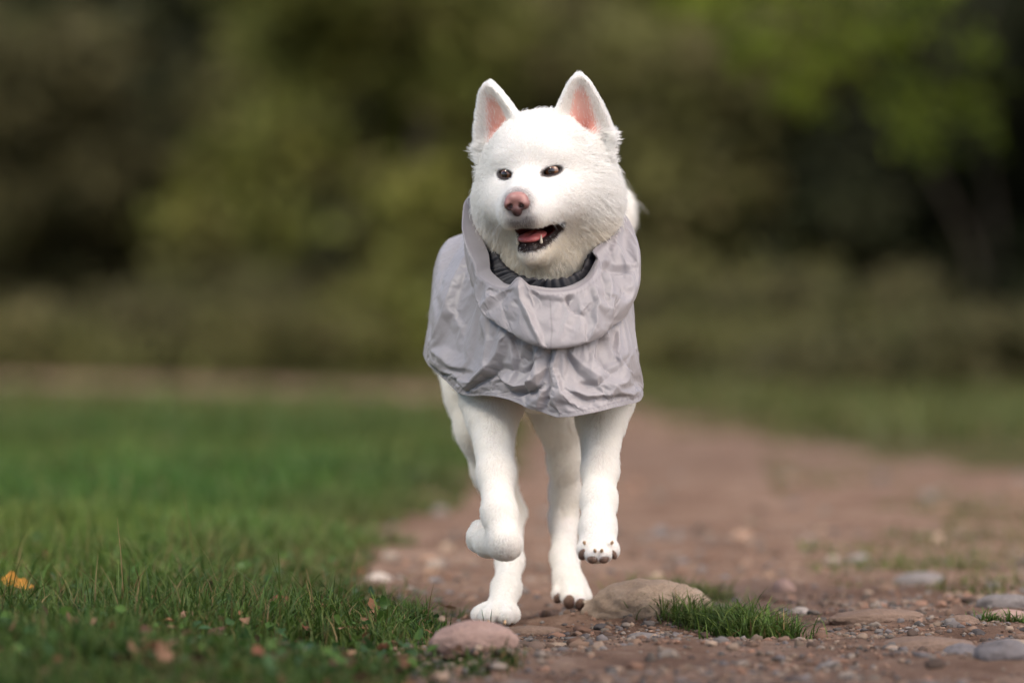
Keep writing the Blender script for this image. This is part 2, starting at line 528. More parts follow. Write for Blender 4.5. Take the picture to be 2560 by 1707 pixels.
# ------------------------------------------------------------------ gravel and stones
def icosphere(sub):
    t = (1 + 5 ** .5) / 2
    V = [(-1, t, 0), (1, t, 0), (-1, -t, 0), (1, -t, 0), (0, -1, t), (0, 1, t), (0, -1, -t), (0, 1, -t), (t, 0, -1), (t, 0, 1), (-t, 0, -1), (-t, 0, 1)]
    Fc = [(0, 11, 5), (0, 5, 1), (0, 1, 7), (0, 7, 10), (0, 10, 11), (1, 5, 9), (5, 11, 4), (11, 10, 2), (10, 7, 6), (7, 1, 8), (3, 9, 4), (3, 4, 2), (3, 2, 6), (3, 6, 8), (3, 8, 9), (4, 9, 5), (2, 4, 11), (6, 2, 10), (8, 6, 7), (9, 8, 1)]
    V = [np.array(v) / np.linalg.norm(v) for v in V]
    for _ in range(sub):
        cache = {}; nf = []
        def mid(a, b_):
            k = (min(a, b_), max(a, b_))
            if k not in cache:
                m = V[a] + V[b_]; V.append(m / np.linalg.norm(m)); cache[k] = len(V) - 1
            return cache[k]
        for a, b_, c in Fc:
            d, e, f = mid(a, b_), mid(b_, c), mid(c, a)
            nf += [(a, d, f), (b_, e, d), (c, f, e), (d, e, f)]
        Fc = nf
    return np.array(V), np.array(Fc)
I0, I1, I4 = icosphere(0), icosphere(1), icosphere(4)
def pebbles(rng, pos, size, col, ico):
    V0, F0 = ico; n, m = len(pos), len(V0)
    d = 1 + .22 * rng.normal(0, 1, (n, m)).clip(-1.5, 1.5)
    sc = np.stack([rng.uniform(.8, 1.5, n), rng.uniform(.7, 1.2, n), rng.uniform(.5, .95, n)], 1) * size[:, None]
    W = V0[None] * d[..., None] * sc[:, None, :]
    a = rng.uniform(0, 2 * np.pi, n); ca, sa = np.cos(a)[:, None], np.sin(a)[:, None]
    X = W[..., 0] * ca - W[..., 1] * sa; Y = W[..., 0] * sa + W[..., 1] * ca
    W = np.stack([X, Y, W[..., 2]], 2) + pos[:, None, :]
    Fq = (np.arange(n)[:, None, None] * m + F0[None]).reshape(-1, 3)
    return W.reshape(-1, 3), Fq, np.repeat(col, m, 0)
PEB = np.array([(.21, .135, .095), (.25, .16, .115), (.15, .13, .125), (.19, .165, .15), (.31, .225, .165), (.13, .09, .07), (.25, .145, .10), (.23, .185, .15)])
V = []; Q = []; Cc = []; n0 = 0
for cnt, y0, y1, x0, x1, s0, s1, ico in ((9500, -1.1, .55, -.25, .95, .0016, .0055, I1), (1300, -1.1, .9, -.25, .95, .005, .012, I1), (2600, .55, 3.0, -.25, .95, .003, .009, I0), (160, .9, 6.0, -.2, .95, .010, .024, I1)):
    x, y = scatter(rng, cnt, y0, y1, x0, x1, lambda x, y: path_in(x, y) > -.04)
    cl = value_noise(np.stack([x * 5, y * 5, x * 0], 1), 61)
    k = rng.random(len(x)) < np.clip(.65 + .8 * cl, .1, 1)
    x, y = x[k], y[k]; n = len(x)
    s = s0 + (s1 - s0) * rng.random(n) ** 2.2
    pos = np.stack([x, y, gheight(x, y) + .006 + s * .15], 1)
    v, f, c = pebbles(rng, pos, s, PEB[rng.integers(0, len(PEB), n)] * rng.uniform(.4, 1.05, n)[:, None], ico)
    V.append(v); Q.append(f + n0); Cc.append(c); n0 += len(v)
me = mesh_np('gravel', np.concatenate(V), np.concatenate(Q))
color_attr(me, 'tint', np.concatenate(Cc))
m_peb = tint_mat('gravel_stone', 0, .8)
tag(link('gravel', me, m_peb), 'fine mixed gravel lying on the brown dirt path', 'gravel', kind='stuff')

def stone_mat(name, c0, c1, moss=None):
    m, nt, b, out = new_mat(name)
    n1 = noise_node(nt, 22, 6, .6); n2 = noise_node(nt, 190, 5, .7)
    r1 = ramp(nt, n1.outputs['Fac'], [(.3, c0), (.7, c1)])
    r2 = ramp(nt, n2.outputs['Fac'], [(.3, (.72, .71, .70)), (.7, (1, 1, 1))])
    mx = node(nt, 'ShaderNodeMix', data_type='RGBA', blend_type='MULTIPLY'); mx.inputs['Factor'].default_value = 1
    nt.links.new(r1.outputs['Color'], mx.inputs[6]); nt.links.new(r2.outputs['Color'], mx.inputs[7])
    nt.links.new(mx.outputs[2], b.inputs['Base Color']); b.inputs['Roughness'].default_value = .85
    bm = node(nt, 'ShaderNodeBump'); bm.inputs['Strength'].default_value = .7; bm.inputs['Distance'].default_value = .004
    nt.links.new(n2.outputs['Fac'], bm.inputs['Height']); nt.links.new(bm.outputs['Normal'], b.inputs['Normal'])
    return m
SM = {'pink': stone_mat('pink_stone', (.30, .190, .155), (.40, .270, .225)), 'tan': stone_mat('tan_stone', (.28, .195, .130), (.42, .315, .230)),
      'brown': stone_mat('brown_stone', (.15, .095, .065), (.25, .165, .12)), 'grey': stone_mat('grey_stone', (.13, .115, .11), (.23, .20, .19)),
      'blue': stone_mat('blue_grey_stone', (.125, .112, .115), (.20, .178, .18)), 'pale': stone_mat('pale_stone', (.36, .30, .25), (.50, .43, .38))}
def stone(x0, x1, ytop, ybase, mat, label, seed, depth=.7, sink=.35, rough=.16):
    """stone whose front-view outline spans x0..x1, its top at ytop and its foot on the path at ybase"""
    Y = ground_y(ybase); a = P(x0, ybase, Y); b_ = P(x1, ybase, Y)
    w = (b_[0] - a[0]) / 2; hgt = P(x0, ytop, Y)[2] - a[2]
    dpt = w * depth
    V0, F0 = I4
    d = 1 + rough * fbm(V0 * 1.5 + seed * 3.1, 4, seed) + .03 * fbm(V0 * 7, 2, seed + 5)
    hz = hgt / (2 - 2 * sink)
    V = V0 * d[:, None] * np.array([w, dpt, max(hz, .004)])
    c = (a + b_) / 2; gz = float(gheight(np.array([c[0]]), np.array([Y + dpt * .6]))[0])
    o = link('stone', mesh_np('stone', V, F0), SM[mat])
    o.location = (c[0], Y + dpt * .75, gz + hz * (1 - 2 * sink))
    o.rotation_euler = (0, 0, .25 * math.sin(seed * 2.3))
    return tag(o, label, 'stone', 'stones on the path')
stone(988, 1192, 1450, 1524, 'pink', 'smooth rounded pink stone at the grass edge in front of the planted hind paw', 1, .6, .25, .10)
stone(1340, 1640, 1356, 1444, 'tan', 'big half-buried tan stone with grass growing over its end', 2, .55, .40, .22)
stone(1143, 1296, 1433, 1456, 'brown', 'thin flat brown slab just beside the planted hind paw', 3, .35, .3)
stone(1284, 1320, 1413, 1432, 'grey', 'small dark grey stone under the raised hind paw', 4, .8, .3)
stone(1433, 1533, 1446, 1470, 'grey', 'flat grey stone in front of the big tan stone', 5, .5, .3)
stone(1910, 2140, 1408, 1446, 'brown', 'long low brown stone lying across the path', 6, .35, .35)
stone(2016, 2258, 1455, 1497, 'brown', 'broad flat brown stone with a rounded top', 7, .5, .3)
stone(2165, 2254, 1474, 1512, 'blue', 'small purple-grey stone in front of the broad flat stone', 8, .6, .3)
stone(2240, 2372, 1480, 1534, 'blue', 'blue-grey pointed stone at the picture edge', 9, .6, .28, .25)
stone(2244, 2380, 1374, 1414, 'grey', 'grey-brown flat stone furthest back at the path side', 10, .5, .3)
stone(2170, 2254, 1424, 1455, 'brown', 'small rounded brown stone beside the little grass sprout', 11, .6, .3)
stone(2258, 2372, 1412, 1444, 'pink', 'purplish pink stone behind the little grass sprout', 12, .5, .3)
stone(1775, 1828, 1328, 1362, 'pink', 'blurred pale pink stone out on the open path', 13, .7, .3)
stone(2056, 2178, 1310, 1340, 'grey', 'blurred greenish grey stone out on the open path', 14, .6, .3)
stone(1814, 1864, 1394, 1418, 'pale', 'small whitish stone beyond the grass tuft', 15, .7, .3)
stone(838, 902, 1316, 1342, 'pale', 'blurred whitish stone where the lawn meets the path', 16, .7, .3)
stone(975, 1022, 1328, 1350, 'grey', 'blurred dark grey stone near the edge of the lawn', 17, .7, .3)
stone(1255, 1312, 1466, 1484, 'tan', 'low tan stone embedded in the gravel by the pink stone', 18, .5, .3)
stone(2270, 2390, 1456, 1492, 'tan', 'tan stone lying behind the blue-grey pointed stone', 19, .5, .3)

# tufts of grass on the path
def tuft(label, spots, n, h, w, seed, dry=.06, spread=.02):
    r = np.random.default_rng(seed)
    sp = np.array([P(px, py, ground_y(py)) for px, py in spots])
    i = r.integers(0, len(sp) - 1, n); t = r.random(n)[:, None]
    xy = (sp[i] * (1 - t) + sp[i + 1] * t)[:, :2] + r.normal(0, spread, (n, 2)) * np.array([1.2, 1])
    c0 = xy.mean(0); z0 = float(gheight(c0[:1], c0[1:])[0])
    root = np.stack([xy[:, 0] - c0[0], xy[:, 1] - c0[1], gheight(xy[:, 0], xy[:, 1]) - z0 + .003], 1)
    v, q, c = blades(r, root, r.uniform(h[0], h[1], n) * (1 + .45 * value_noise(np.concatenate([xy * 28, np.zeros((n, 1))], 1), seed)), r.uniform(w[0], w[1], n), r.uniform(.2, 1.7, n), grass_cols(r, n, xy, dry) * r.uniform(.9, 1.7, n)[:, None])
    me = mesh_np('grass_tuft', v, q); color_attr(me, 'tint', c)
    o = link('grass_tuft', me, m_grass); o.location = (c0[0], c0[1], z0)
    return tag(o, label, 'grass tuft', 'grass tufts on the path')
tuft('dense green grass tuft growing along the end of the big tan stone', [(1525, 1440), (1570, 1442), (1620, 1448), (1670, 1454), (1720, 1462), (1775, 1470)], 3200, (.018, .058), (.0016, .0038), 5, .05, .024)
tuft('bright blurred grass tuft behind the big tan stone', [(1480, 1362), (1560, 1368), (1650, 1380)], 700, (.02, .045), (.002, .004), 6, .03, .03)
tuft('little dark grass sprout among the stones beside the path edge', [(2255, 1448), (2300, 1450), (2352, 1450)], 150, (.014, .04), (.0014, .003), 7, .03, .008)
tuft('sparse low grass tuft behind the purplish stones', [(2270, 1400), (2340, 1404)], 90, (.012, .03), (.0014, .003), 8, .03, .012)
tuft('wispy grass tuft at the lawn corner beside the pink stone', [(880, 1430), (930, 1440), (985, 1448)], 260, (.02, .055), (.0014, .003), 9, .1, .012)

# single fallen leaves that can be picked out
def fallen_leaf(px, py, size, col, label, seed, lift=.02, width=.55, tilt=.5, rotz=0.0):
    r = np.random.default_rng(seed)
    LV, LQ = leaf_shape(9, width)
    L = LV.copy(); L[:, 0] -= .5
    L[:, 1] *= 1 + .12 * r.normal(0, 1, len(L))
    L[:, 2] += .35 * (L[:, 0]) ** 2 + .9 * L[:, 1] ** 2 + .03 * r.normal(0, 1, len(L))
    me = mesh_np('fallen_leaf', L * size, LQ)
    color_attr(me, 'tint', np.array(col)[None] * r.uniform(.75, 1.2, (len(L), 1)))
    o = link('fallen_leaf', me, m_dead)
    md = o.modifiers.new('thickness', 'SOLIDIFY'); md.thickness = .0005
    Y = ground_y(py); p_ = P(px, py, Y)
    z = float(gheight(np.array([p_[0]]), np.array([Y]))[0])
    o.location = (p_[0], Y, z + lift); o.rotation_euler = (tilt, .25 * math.sin(seed), rotz)
    return tag(o, label, 'leaf', 'fallen leaves')
fallen_leaf(40, 1425, .055, (.36, .17, .03), 'orange-yellow fallen leaf on the lawn at the picture edge', 1, .035, .7, .6, .2)
fallen_leaf(362, 1432, .042, (.16, .065, .04), 'curled brown leaf standing up in the lawn grass', 2, .03, .6, .9, .1)
fallen_leaf(648, 1452, .040, (.14, .050, .030), 'dark red-brown leaf caught low between the grass blades', 3, .026, .6, .8, -.3)
fallen_leaf(432, 1492, .034, (.42, .24, .17), 'pale pinkish dry leaf lying in the dark front lawn', 4, .022, .5, .5, .6)
fallen_leaf(745, 1462, .026, (.36, .19, .11), 'small tan dry leaf near the thin edge of the lawn', 5, .02, .6, .7, .9)
fallen_leaf(820, 1480, .030, (.30, .15, .085), 'ragged light brown leaf beside the wispy corner tuft', 6, .012, .5, .3, -.4)
fallen_leaf(1365, 1432, .045, (.40, .34, .26), 'pale curled dry leaf at the pointed end of the big tan stone', 7, .012, .4, .5, .5)
fallen_leaf(1735, 1462, .030, (.30, .15, .08), 'brown leaf scrap under the dense tuft', 8, .010, .5, .4, .2)

# ------------------------------------------------------------------ trees and shrubs at the edge of the wood
m_bark, nt, b, out = new_mat('bark')
nz = noise_node(nt, 9, 6, .65)
r_ = ramp(nt, nz.outputs['Fac'], [(.3, (.035, .026, .018)), (.7, (.10, .078, .058))])
nt.links.new(r_.outputs['Color'], b.inputs['Base Color']); b.inputs['Roughness'].default_value = .9
m_crown = tint_mat('tree_leaf', .5, .7)

def limb_mesh(chains, seg=8):
    V, Q, n0 = [], [], 0
    for pts in chains:
        pts = [(np.asarray(p, float), r) for p, r in pts]
        k = len(pts)
        for i, (p, r) in enumerate(pts):
            d = pts[min(i + 1, k - 1)][0] - pts[max(i - 1, 0)][0]; d /= np.linalg.norm(d) + 1e-9
            x = np.cross(d, [.3, .9, .1]); x /= np.linalg.norm(x); y = np.cross(d, x)
            for j in range(seg):
                a = 2 * math.pi * j / seg
                V.append(p + r * (math.cos(a) * x + math.sin(a) * y))
        for i in range(k - 1):
            for j in range(seg):
                a = n0 + i * seg + j; b_ = n0 + i * seg + (j + 1) % seg
                Q.append((a, b_, b_ + seg, a + seg))
        n0 += k * seg
    return np.array(V), np.array(Q)

def crown_mesh(rng, blobs, n_leaf, size, pal):
    """blobs: (centre, radii); leaves in small clumps through the outer part of each blob"""
    vol = np.array([np.prod(r) ** .67 for c, r in blobs]); vol /= vol.sum()
    P_, C_, S_ = [], [], []
    for (c, r), w in zip(blobs, vol):
        k = max(6, int(n_leaf * w / 14))
        u = rng.normal(0, 1, (k, 3)); u /= np.linalg.norm(u, axis=1, keepdims=True)
        cc = np.asarray(c) + u * np.asarray(r) * (rng.random(k) ** .4)[:, None]
        base = pal[rng.integers(0, len(pal), k)] * rng.uniform(.55, 1.35, k)[:, None]
        for j in range(k):
            m = rng.integers(9, 19)
            P_.append(cc[j] + rng.normal(0, 1, (m, 3)) * np.array([1, 1, .8]) * size * 1.5)
            C_.append(base[j] * rng.uniform(.75, 1.25, (m, 1)))
    Pp = np.concatenate(P_); Cc = np.concatenate(C_); n = len(Pp)
    a = rng.normal(0, 1, (n, 3)); a /= np.linalg.norm(a, axis=1, keepdims=True)
    b_ = np.cross(a, rng.normal(0, 1, (n, 3))); b_ /= np.linalg.norm(b_, axis=1, keepdims=True)
    s = size * rng.uniform(.6, 1.3, n)[:, None]
    V = np.stack([Pp - a * s, Pp + b_ * s * .45, Pp + a * s, Pp - b_ * s * .45], 1).reshape(-1, 3)
    Q = np.arange(n * 4).reshape(-1, 4)
    return V, Q, np.repeat(Cc, 4, 0)

OLIVE = np.array([(.128, .126, .042), (.158, .150, .052), (.096, .094, .033), (.142, .120, .052)])
GREEN = np.array([(.170, .185, .042), (.210, .210, .050), (.120, .130, .034), (.180, .162, .054)])
BRIGHT = np.array([(.15, .19, .020), (.19, .23, .026), (.11, .14, .018)])
BROWN = np.array([(.108, .095, .042), (.086, .077, .034), (.122, .110, .048), (.084, .087, .032)])
DARK = np.array([(.020, .026, .011), (.030, .036, .014), (.016, .018, .010), (.040, .042, .018)])  # near-black leaves: the shade of the right-hand wood is put into their colour
GREY = np.array([(.11, .11, .060), (.135, .130, .075), (.080, .085, .040)])

def place(name, label, cat, px, Y, parts_, group):
    x = P(px, 800 / K, Y)[0]
    z = float(gheight(np.array([x]), np.array([Y]))[0])
    o = empty(name, (x, Y, z)); tag(o, label, cat, group)
    for nm, me, mat in parts_:
        c = link(nm, me, mat); c.parent = o
    return o

def shrub(px, Y, w, h, pal, seed, label, n_leaf=9500, size=.12):
    rng = np.random.default_rng(seed)
    blobs = []
    for i in range(26):
        zz = h * (.03 + .95 * rng.random() ** .8)
        wr = w * .5 * (1 - .3 * (zz / h) ** 2) * rng.uniform(.75, 1.35)
        q = rng.uniform(.10, .26)
        blobs.append(((rng.uniform(-1, 1) * wr, rng.uniform(-.7, .7) * wr, zz), np.array([q * w * rng.uniform(.8, 1.5), q * w, q * h * rng.uniform(.35, .8)])))
    chains = []
    for i in range(7):
        c = np.array(blobs[i][0])
        chains.append([(np.array([c[0] * .1, c[1] * .1, -.1]), .05), (c * np.array([.5, .5, .5]) + rng.normal(0, .08, 3), .035), (c, .015)])
    V, Q = limb_mesh(chains); me1 = mesh_np('stem', V, Q)
    V, Q, c = crown_mesh(rng, blobs, n_leaf, size, pal); me2 = mesh_np('foliage', V, Q, False); color_attr(me2, 'tint', c)
    return place('shrub', label, 'shrub', px, Y, [('stem', me1, m_bark), ('foliage', me2, m_crown)], 'shrubs along the wood edge')

def tree(px, Y, h, r, pal, seed, label, clear=1.6, n_leaf=17000, size=.16, trunk=.16, lean=0.0, name='tree'):
    rng = np.random.default_rng(seed)
    top = np.array([lean, 0, h])
    chains = [[(np.array([0, 0, -.15]), trunk * 1.5), (np.array([0, 0, .25]), trunk * 1.1), (top * .35 + rng.normal(0, .08, 3), trunk * .85), (top * .7 + rng.normal(0, .12, 3), trunk * .5), (top, trunk * .12)]]
    blobs = []
    for i in range(16):
        zz = clear + (h - clear) * rng.random() ** .8
        k = (zz - clear) / (h - clear)
        rr = r * (1 - .6 * k ** 2) * (.6 + .4 * min(1, k * 4 + .3))
        a = rng.uniform(0, 2 * math.pi); q = rng.uniform(.2, .85) * rr
        c = np.array([math.cos(a) * q + lean * zz / h, math.sin(a) * q, zz])
        blobs.append((c, np.array([.42 * r, .42 * r, .30 * r]) * rng.uniform(.7, 1.2)))
        s = np.array([lean * zz / h * .7, 0, max(clear * .8, zz - .5 * q - .3)])
        chains.append([(s, trunk * .42), ((s + c) / 2 + np.array([0, 0, .1]), trunk * .25), (c, trunk * .08)])
    V, Q = limb_mesh(chains); me1 = mesh_np('trunk', V, Q)
    V, Q, c = crown_mesh(rng, blobs, n_leaf, size, pal); me2 = mesh_np('crown', V, Q, False); color_attr(me2, 'tint', c)
    return place(name, label, 'tree', px, Y, [('trunk', me1, m_bark), ('crown', me2, m_crown)], 'trees of the wood')

shrub(60, 37, 3.4, 3.6, BROWN, 101, 'blurred brown-olive shrub at the far left of the wood edge')
shrub(330, 38, 2.8, 2.2, BROWN, 102, 'low brownish shrub under the dark gap in the wood')
shrub(560, 36.5, 2.2, 1.5, OLIVE, 103, 'low olive bush at the foot of the wood, left of the dog')
shrub(700, 38, 2.6, 3.4, OLIVE, 104, 'tall olive shrub between the low olive bush and the grey bush')
shrub(800, 36.2, 1.5, 1.9, GREY, 105, 'greyish pale bush beside the raincoat')
shrub(850, 36.0, 2.8, 4.4, GREEN, 106, 'tall bright olive-green shrub beside the raised ear on the grass side')
shrub(1010, 37.5, 2.4, 3.8, GREEN, 107, 'green shrub standing directly behind the dog head')
shrub(1300, 38, 3.0, 4.2, OLIVE, 108, 'olive shrub between the two pointed ears')
shrub(1500, 36.8, 2.4, 4.0, OLIVE, 109, 'tall olive shrub just beyond the dog on the path side')
shrub(1640, 36.5, 2.6, 2.2, OLIVE, 110, 'rounded olive bush at the foot of the wood on the path side')
shrub(1760, 38, 2.8, 3.8, OLIVE, 111, 'dull olive shrub below the hanging bright branch')
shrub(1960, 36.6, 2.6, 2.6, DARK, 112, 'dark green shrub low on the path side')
shrub(2120, 38.5, 3.0, 4.4, DARK, 113, 'tall very dark evergreen shrub on the path side with shade put in its leaf colour')
shrub(2330, 36, 3.2, 4.2, DARK, 114, 'evergreen shrub at the right picture edge, nearly black from shade put in its leaf colour')
shrub(180, 31, 2.2, .6, BROWN, 115, 'knee-high brownish scrub at the far edge of the lawn', 2500, .09)
shrub(470, 33, 2.0, .9, BROWN, 116, 'brown knee-high scrub in front of the low olive bush', 2500, .09)
shrub(930, 32, 1.8, .8, GREEN, 117, 'knee-high green scrub beside the raincoat hem', 2500, .09)
shrub(1560, 29, 1.2, .75, BROWN, 118, 'dark brown clump at the path bend just past the raincoat', 2500, .07)
shrub(1800, 26, 2.4, .45, OLIVE, 119, 'low olive weeds on the verge beyond the path', 3000, .07)
shrub(2080, 24, 2.2, .45, BROWN, 120, 'low dull weeds on the verge near the dark wood', 3000, .07)
shrub(2300, 21, 2.0, .45, BROWN, 121, 'brownish weeds on the verge at the right edge', 3000, .07)
shrub(30, 29, 2.0, .5, OLIVE, 122, 'low olive weeds at the far corner of the lawn', 2500, .07)
shrub(640, 30, 1.6, .55, OLIVE, 123, 'low olive weeds where the far path bends behind the lawn', 2500, .07)
shrub(1440, 31, 1.6, 1.1, OLIVE, 124, 'waist-high olive bush close beside the raincoat on the path side', 2500, .08)
shrub(1700, 32, 2.2, 1.0, OLIVE, 125, 'waist-high olive bush in front of the rounded olive bush', 2500, .08)
shrub(1930, 30, 2.0, .8, BROWN, 126, 'knee-high brown scrub in front of the dark green shrub', 2500, .08)
tree(140, 44, 6.0, 2.8, BROWN, 201, 'blurred brown-leaved tree at the far left behind the shrubs', 1.5)
tree(360, 43, 5.5, 2.4, DARK, 202, 'dark tree with a bare trunk above the low brownish shrub', 2.0, trunk=.2)
tree(640, 46, 7.0, 3.0, OLIVE, 203, 'olive tree rising behind the grey bush', 1.4)
tree(960, 45, 6.5, 3.0, GREEN, 204, 'pale green tree directly behind the dog', 1.2)
tree(1240, 47, 7.0, 3.0, GREEN, 205, 'green tree filling the gap above the dog head', 1.2)
tree(1500, 46, 6.5, 2.8, GREEN, 206, 'green tree above the rounded olive bush on the path side', 1.2)
tree(1800, 45, 6.5, 3.0, GREEN, 207, 'green tree behind the hanging bright branch', 1.2)
tree(2080, 46, 7.0, 3.0, DARK, 208, 'dark tree in the right corner of the wood with shade put in its leaf colour', 1.2)
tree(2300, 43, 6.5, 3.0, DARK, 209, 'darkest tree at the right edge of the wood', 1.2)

# the tree whose bright branches hang into the picture from above
rng = np.random.default_rng(303)
bx = P(2620, 800 / K, 15)[0]
blobs, chains = [], [[(np.array([0, 0, -.2]), .22), (np.array([-.05, 0, 1.5]), .17), (np.array([-.25, .1, 3.2]), .13), (np.array([-.3, 0, 6.0]), .06)]]
def hang(px, py, Y, r, rz):
    p_ = P(px, py, Y) - np.array([bx, 15, 0])
    blobs.append((p_, np.array([r, r, rz])))
    s = np.array([-.25, .1, 3.3])
    chains.append([(s, .03), (s * .5 + p_ * .5 + np.array([0, 0, .6]), .014), (p_, .005)])
for px, py, Y, r, rz in ((1660, 20, 14.5, .22, .20), (1720, 110, 14.8, .22, .18), (1800, 40, 14.4, .26, .24), (1890, 110, 14.6, .22, .16), (1820, 190, 15.0, .16, .12), (1760, -60, 15, .4, .3), (1930, -40, 14.6, .4, .25),
                         (1580, -30, 15.2, .22, .16), (2050, 60, 15.4, .2, .12), (2160, -20, 15.5, .3, .2), (2230, 210, 15.6, .12, .3), (2120, 340, 15.8, .10, .16), (2080, 220, 15.6, .14, .12)):
    hang(px, py, Y, r, rz)
for i in range(12):
    blobs.append((np.array([rng.uniform(-2.4, 2.0), rng.uniform(-1.4, 1.6), rng.uniform(3.4, 6.5)]), np.array([.8, .8, .5])))
V, Q = limb_mesh(chains); me1 = mesh_np('trunk', V, Q)
V, Q, c = crown_mesh(rng, blobs, 7000, .055, BRIGHT); me2 = mesh_np('crown', V, Q, False); color_attr(me2, 'tint', c)
place('tree', 'near tree with bright yellow-green branches hanging into the upper part of the view', 'tree', 2620, 15, [('trunk', me1, m_bark), ('crown', me2, m_crown)], 'trees of the wood')

# unseen trees added to shade the near lawn and the right of the path
def shade_tree(x, y, h, r, clear, pal, seed, label):
    t = tree(1176, 5, h, r, pal, seed, label, clear, 9000, .10, .2)
    t.location = (x, y, 0)
shade_tree(-3.3, -2.9, 6.5, 1.5, 2.4, GREEN, 501, 'added leafy tree out of view, shading the near lawn')
shade_tree(4.6, 5.5, 7.5, 2.8, 2.0, OLIVE, 502, 'added leafy tree out of view, shading the right of the path')

# the depth of the wood behind: one mass of foliage nobody could count
rng = np.random.default_rng(404)
blobs = []
for i in range(330):
    x = rng.uniform(-36, 36)
    blobs.append((np.array([x, 58 + rng.uniform(-4, 6), rng.uniform(.2, 10) ]), np.array([2.6, 2.0, 1.6])))
Vs, Qs, Cs, n0 = [], [], [], 0
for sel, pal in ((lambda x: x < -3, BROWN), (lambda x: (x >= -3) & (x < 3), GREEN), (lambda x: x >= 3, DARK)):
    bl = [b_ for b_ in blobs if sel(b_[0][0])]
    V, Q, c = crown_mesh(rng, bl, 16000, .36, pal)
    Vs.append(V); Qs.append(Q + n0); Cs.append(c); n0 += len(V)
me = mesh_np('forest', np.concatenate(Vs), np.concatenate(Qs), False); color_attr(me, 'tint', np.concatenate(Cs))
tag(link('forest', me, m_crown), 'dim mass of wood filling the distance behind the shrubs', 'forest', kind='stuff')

# wooded hillside behind everything
hx = np.linspace(-120, 120, 60); hy = np.linspace(64, 120, 24)
X, Y = np.meshgrid(hx, hy); x, y = X.ravel(), Y.ravel()
z = 26 * smoothstep(62, 105, y) + 1.5 * value_noise(np.stack([x * .15, y * .15, x * 0], 1), 6) - .5
nx = len(hx); i, j = np.meshgrid(np.arange(nx - 1), np.arange(len(hy) - 1)); a = (j * nx + i).ravel()
me = mesh_np('hill', np.stack([x, y, z], 1), np.stack([a, a + 1, a + nx + 1, a + nx], 1))
m_hill, nt, b, out = new_mat('wooded_hill')
nz = noise_node(nt, .9, 6, .65)
r_ = ramp(nt, nz.outputs['Fac'], [(.35, (.022, .022, .012)), (.65, (.062, .060, .028))])
nt.links.new(r_.outputs['Color'], b.inputs['Base Color']); b.inputs['Roughness'].default_value = .95
tag(link('hill', me, m_hill), kind='structure')

# ------------------------------------------------------------------ the dog: head frame
def rot(axis_, deg):
    a = math.radians(deg); c, s = math.cos(a), math.sin(a)
    if axis_ == 'x': return np.array([[1, 0, 0], [0, c, -s], [0, s, c]])
    if axis_ == 'y': return np.array([[c, 0, s], [0, 1, 0], [-s, 0, c]])
    return np.array([[c, -s, 0], [s, c, 0], [0, 0, 1]])

HO = P(1253, 408, 0.085)                                # head origin: middle of the skull
HR = rot('y', -3.5) @ rot('z', -17) @ rot('x', 2)        # roll, yaw towards image left, pitch
def H(x, y, z):
    """head point (x to the dog's left, -y forward, z up) in world space"""
    return HO + HR @ np.array([x, y, z], float)
def to_head(p):
    return (p - HO) @ HR

EAR_H = 0.092
def ear_frame(s):
    base = H(s * 0.061, 0.010, 0.066)
    tip = H(s * 0.076 - .006, -0.012, 0.066 + EAR_H)
    up = (tip - base); up /= np.linalg.norm(up)
    face = HR @ np.array([s * 0.30, -1.0, 0.0])
    face -= up * (face @ up); face /= np.linalg.norm(face)
    w = np.cross(up, face)                               # along the width
    return base, w, face, up
EARS = {s: ear_frame(s) for s in (-1, 1)}
T_KNOT = [-0.35, 0.0, 0.3, 0.55, 0.72, 0.85, 0.95, 1.0]
W_KNOT = [0.036, 0.049, 0.0405, 0.0305, 0.0225, 0.0160, 0.0095, 0.004]
def ear_coords(s, p):
    b, w, f, u = EARS[s]
    q = p - b
    return q @ w, q @ f, q @ u
def ear_sheet(w, t):
    tt = np.clip(t / EAR_H, -0.35, 1.0)
    W = np.interp(tt, T_KNOT, W_KNOT)
    r = np.clip(w / np.maximum(W, 0.006), -1.3, 1.3)
    return W, (0.024 * (1 - 0.75 * np.clip(tt, 0, 1))) * r * r - 0.006

def ear_fn(s):
    b, w_, f_, u_ = EARS[s]
    def fn(X, Y, Z):
        x, y, z = X - b[0], Y - b[1], Z - b[2]
        w = x * w_[0] + y * w_[1] + z * w_[2]
        n = x * f_[0] + y * f_[1] + z * f_[2]
        t = x * u_[0] + y * u_[1] + z * u_[2]
        W, n0 = ear_sheet(w, t)
        dn = np.abs(n - n0) - 0.0045
        dw = np.abs(w) - W
        dt = np.maximum(t - EAR_H, -0.03 - t)
        o = np.sqrt(np.maximum(dn, 0) ** 2 + np.maximum(dw * 0.8, 0) ** 2 + np.maximum(dt, 0) ** 2)
        return o + np.minimum(np.maximum(np.maximum(dn, dw * 0.8), dt), 0) - 0.0025
    return fn

EYES = {s: np.array([s * 0.0360, -0.0850, 0.0085]) for s in (-1, 1)}
EYE_R = 0.0125
EYE_TILT = {s: rot('z', s * 24) @ rot('y', -s * 12) for s in (-1, 1)}   # outer corner up, swept to the side

F = Field(axis([(-0.29, -0.16, .005), (-0.16, 0.17, .0024), (0.17, 0.27, .005)]),
          axis([(-0.26, -0.13, .003), (-0.13, 0.14, .0024), (0.14, 1.02, .006)]),
          axis([(-0.03, 0.58, .0038), (0.58, 0.96, .0024)]))
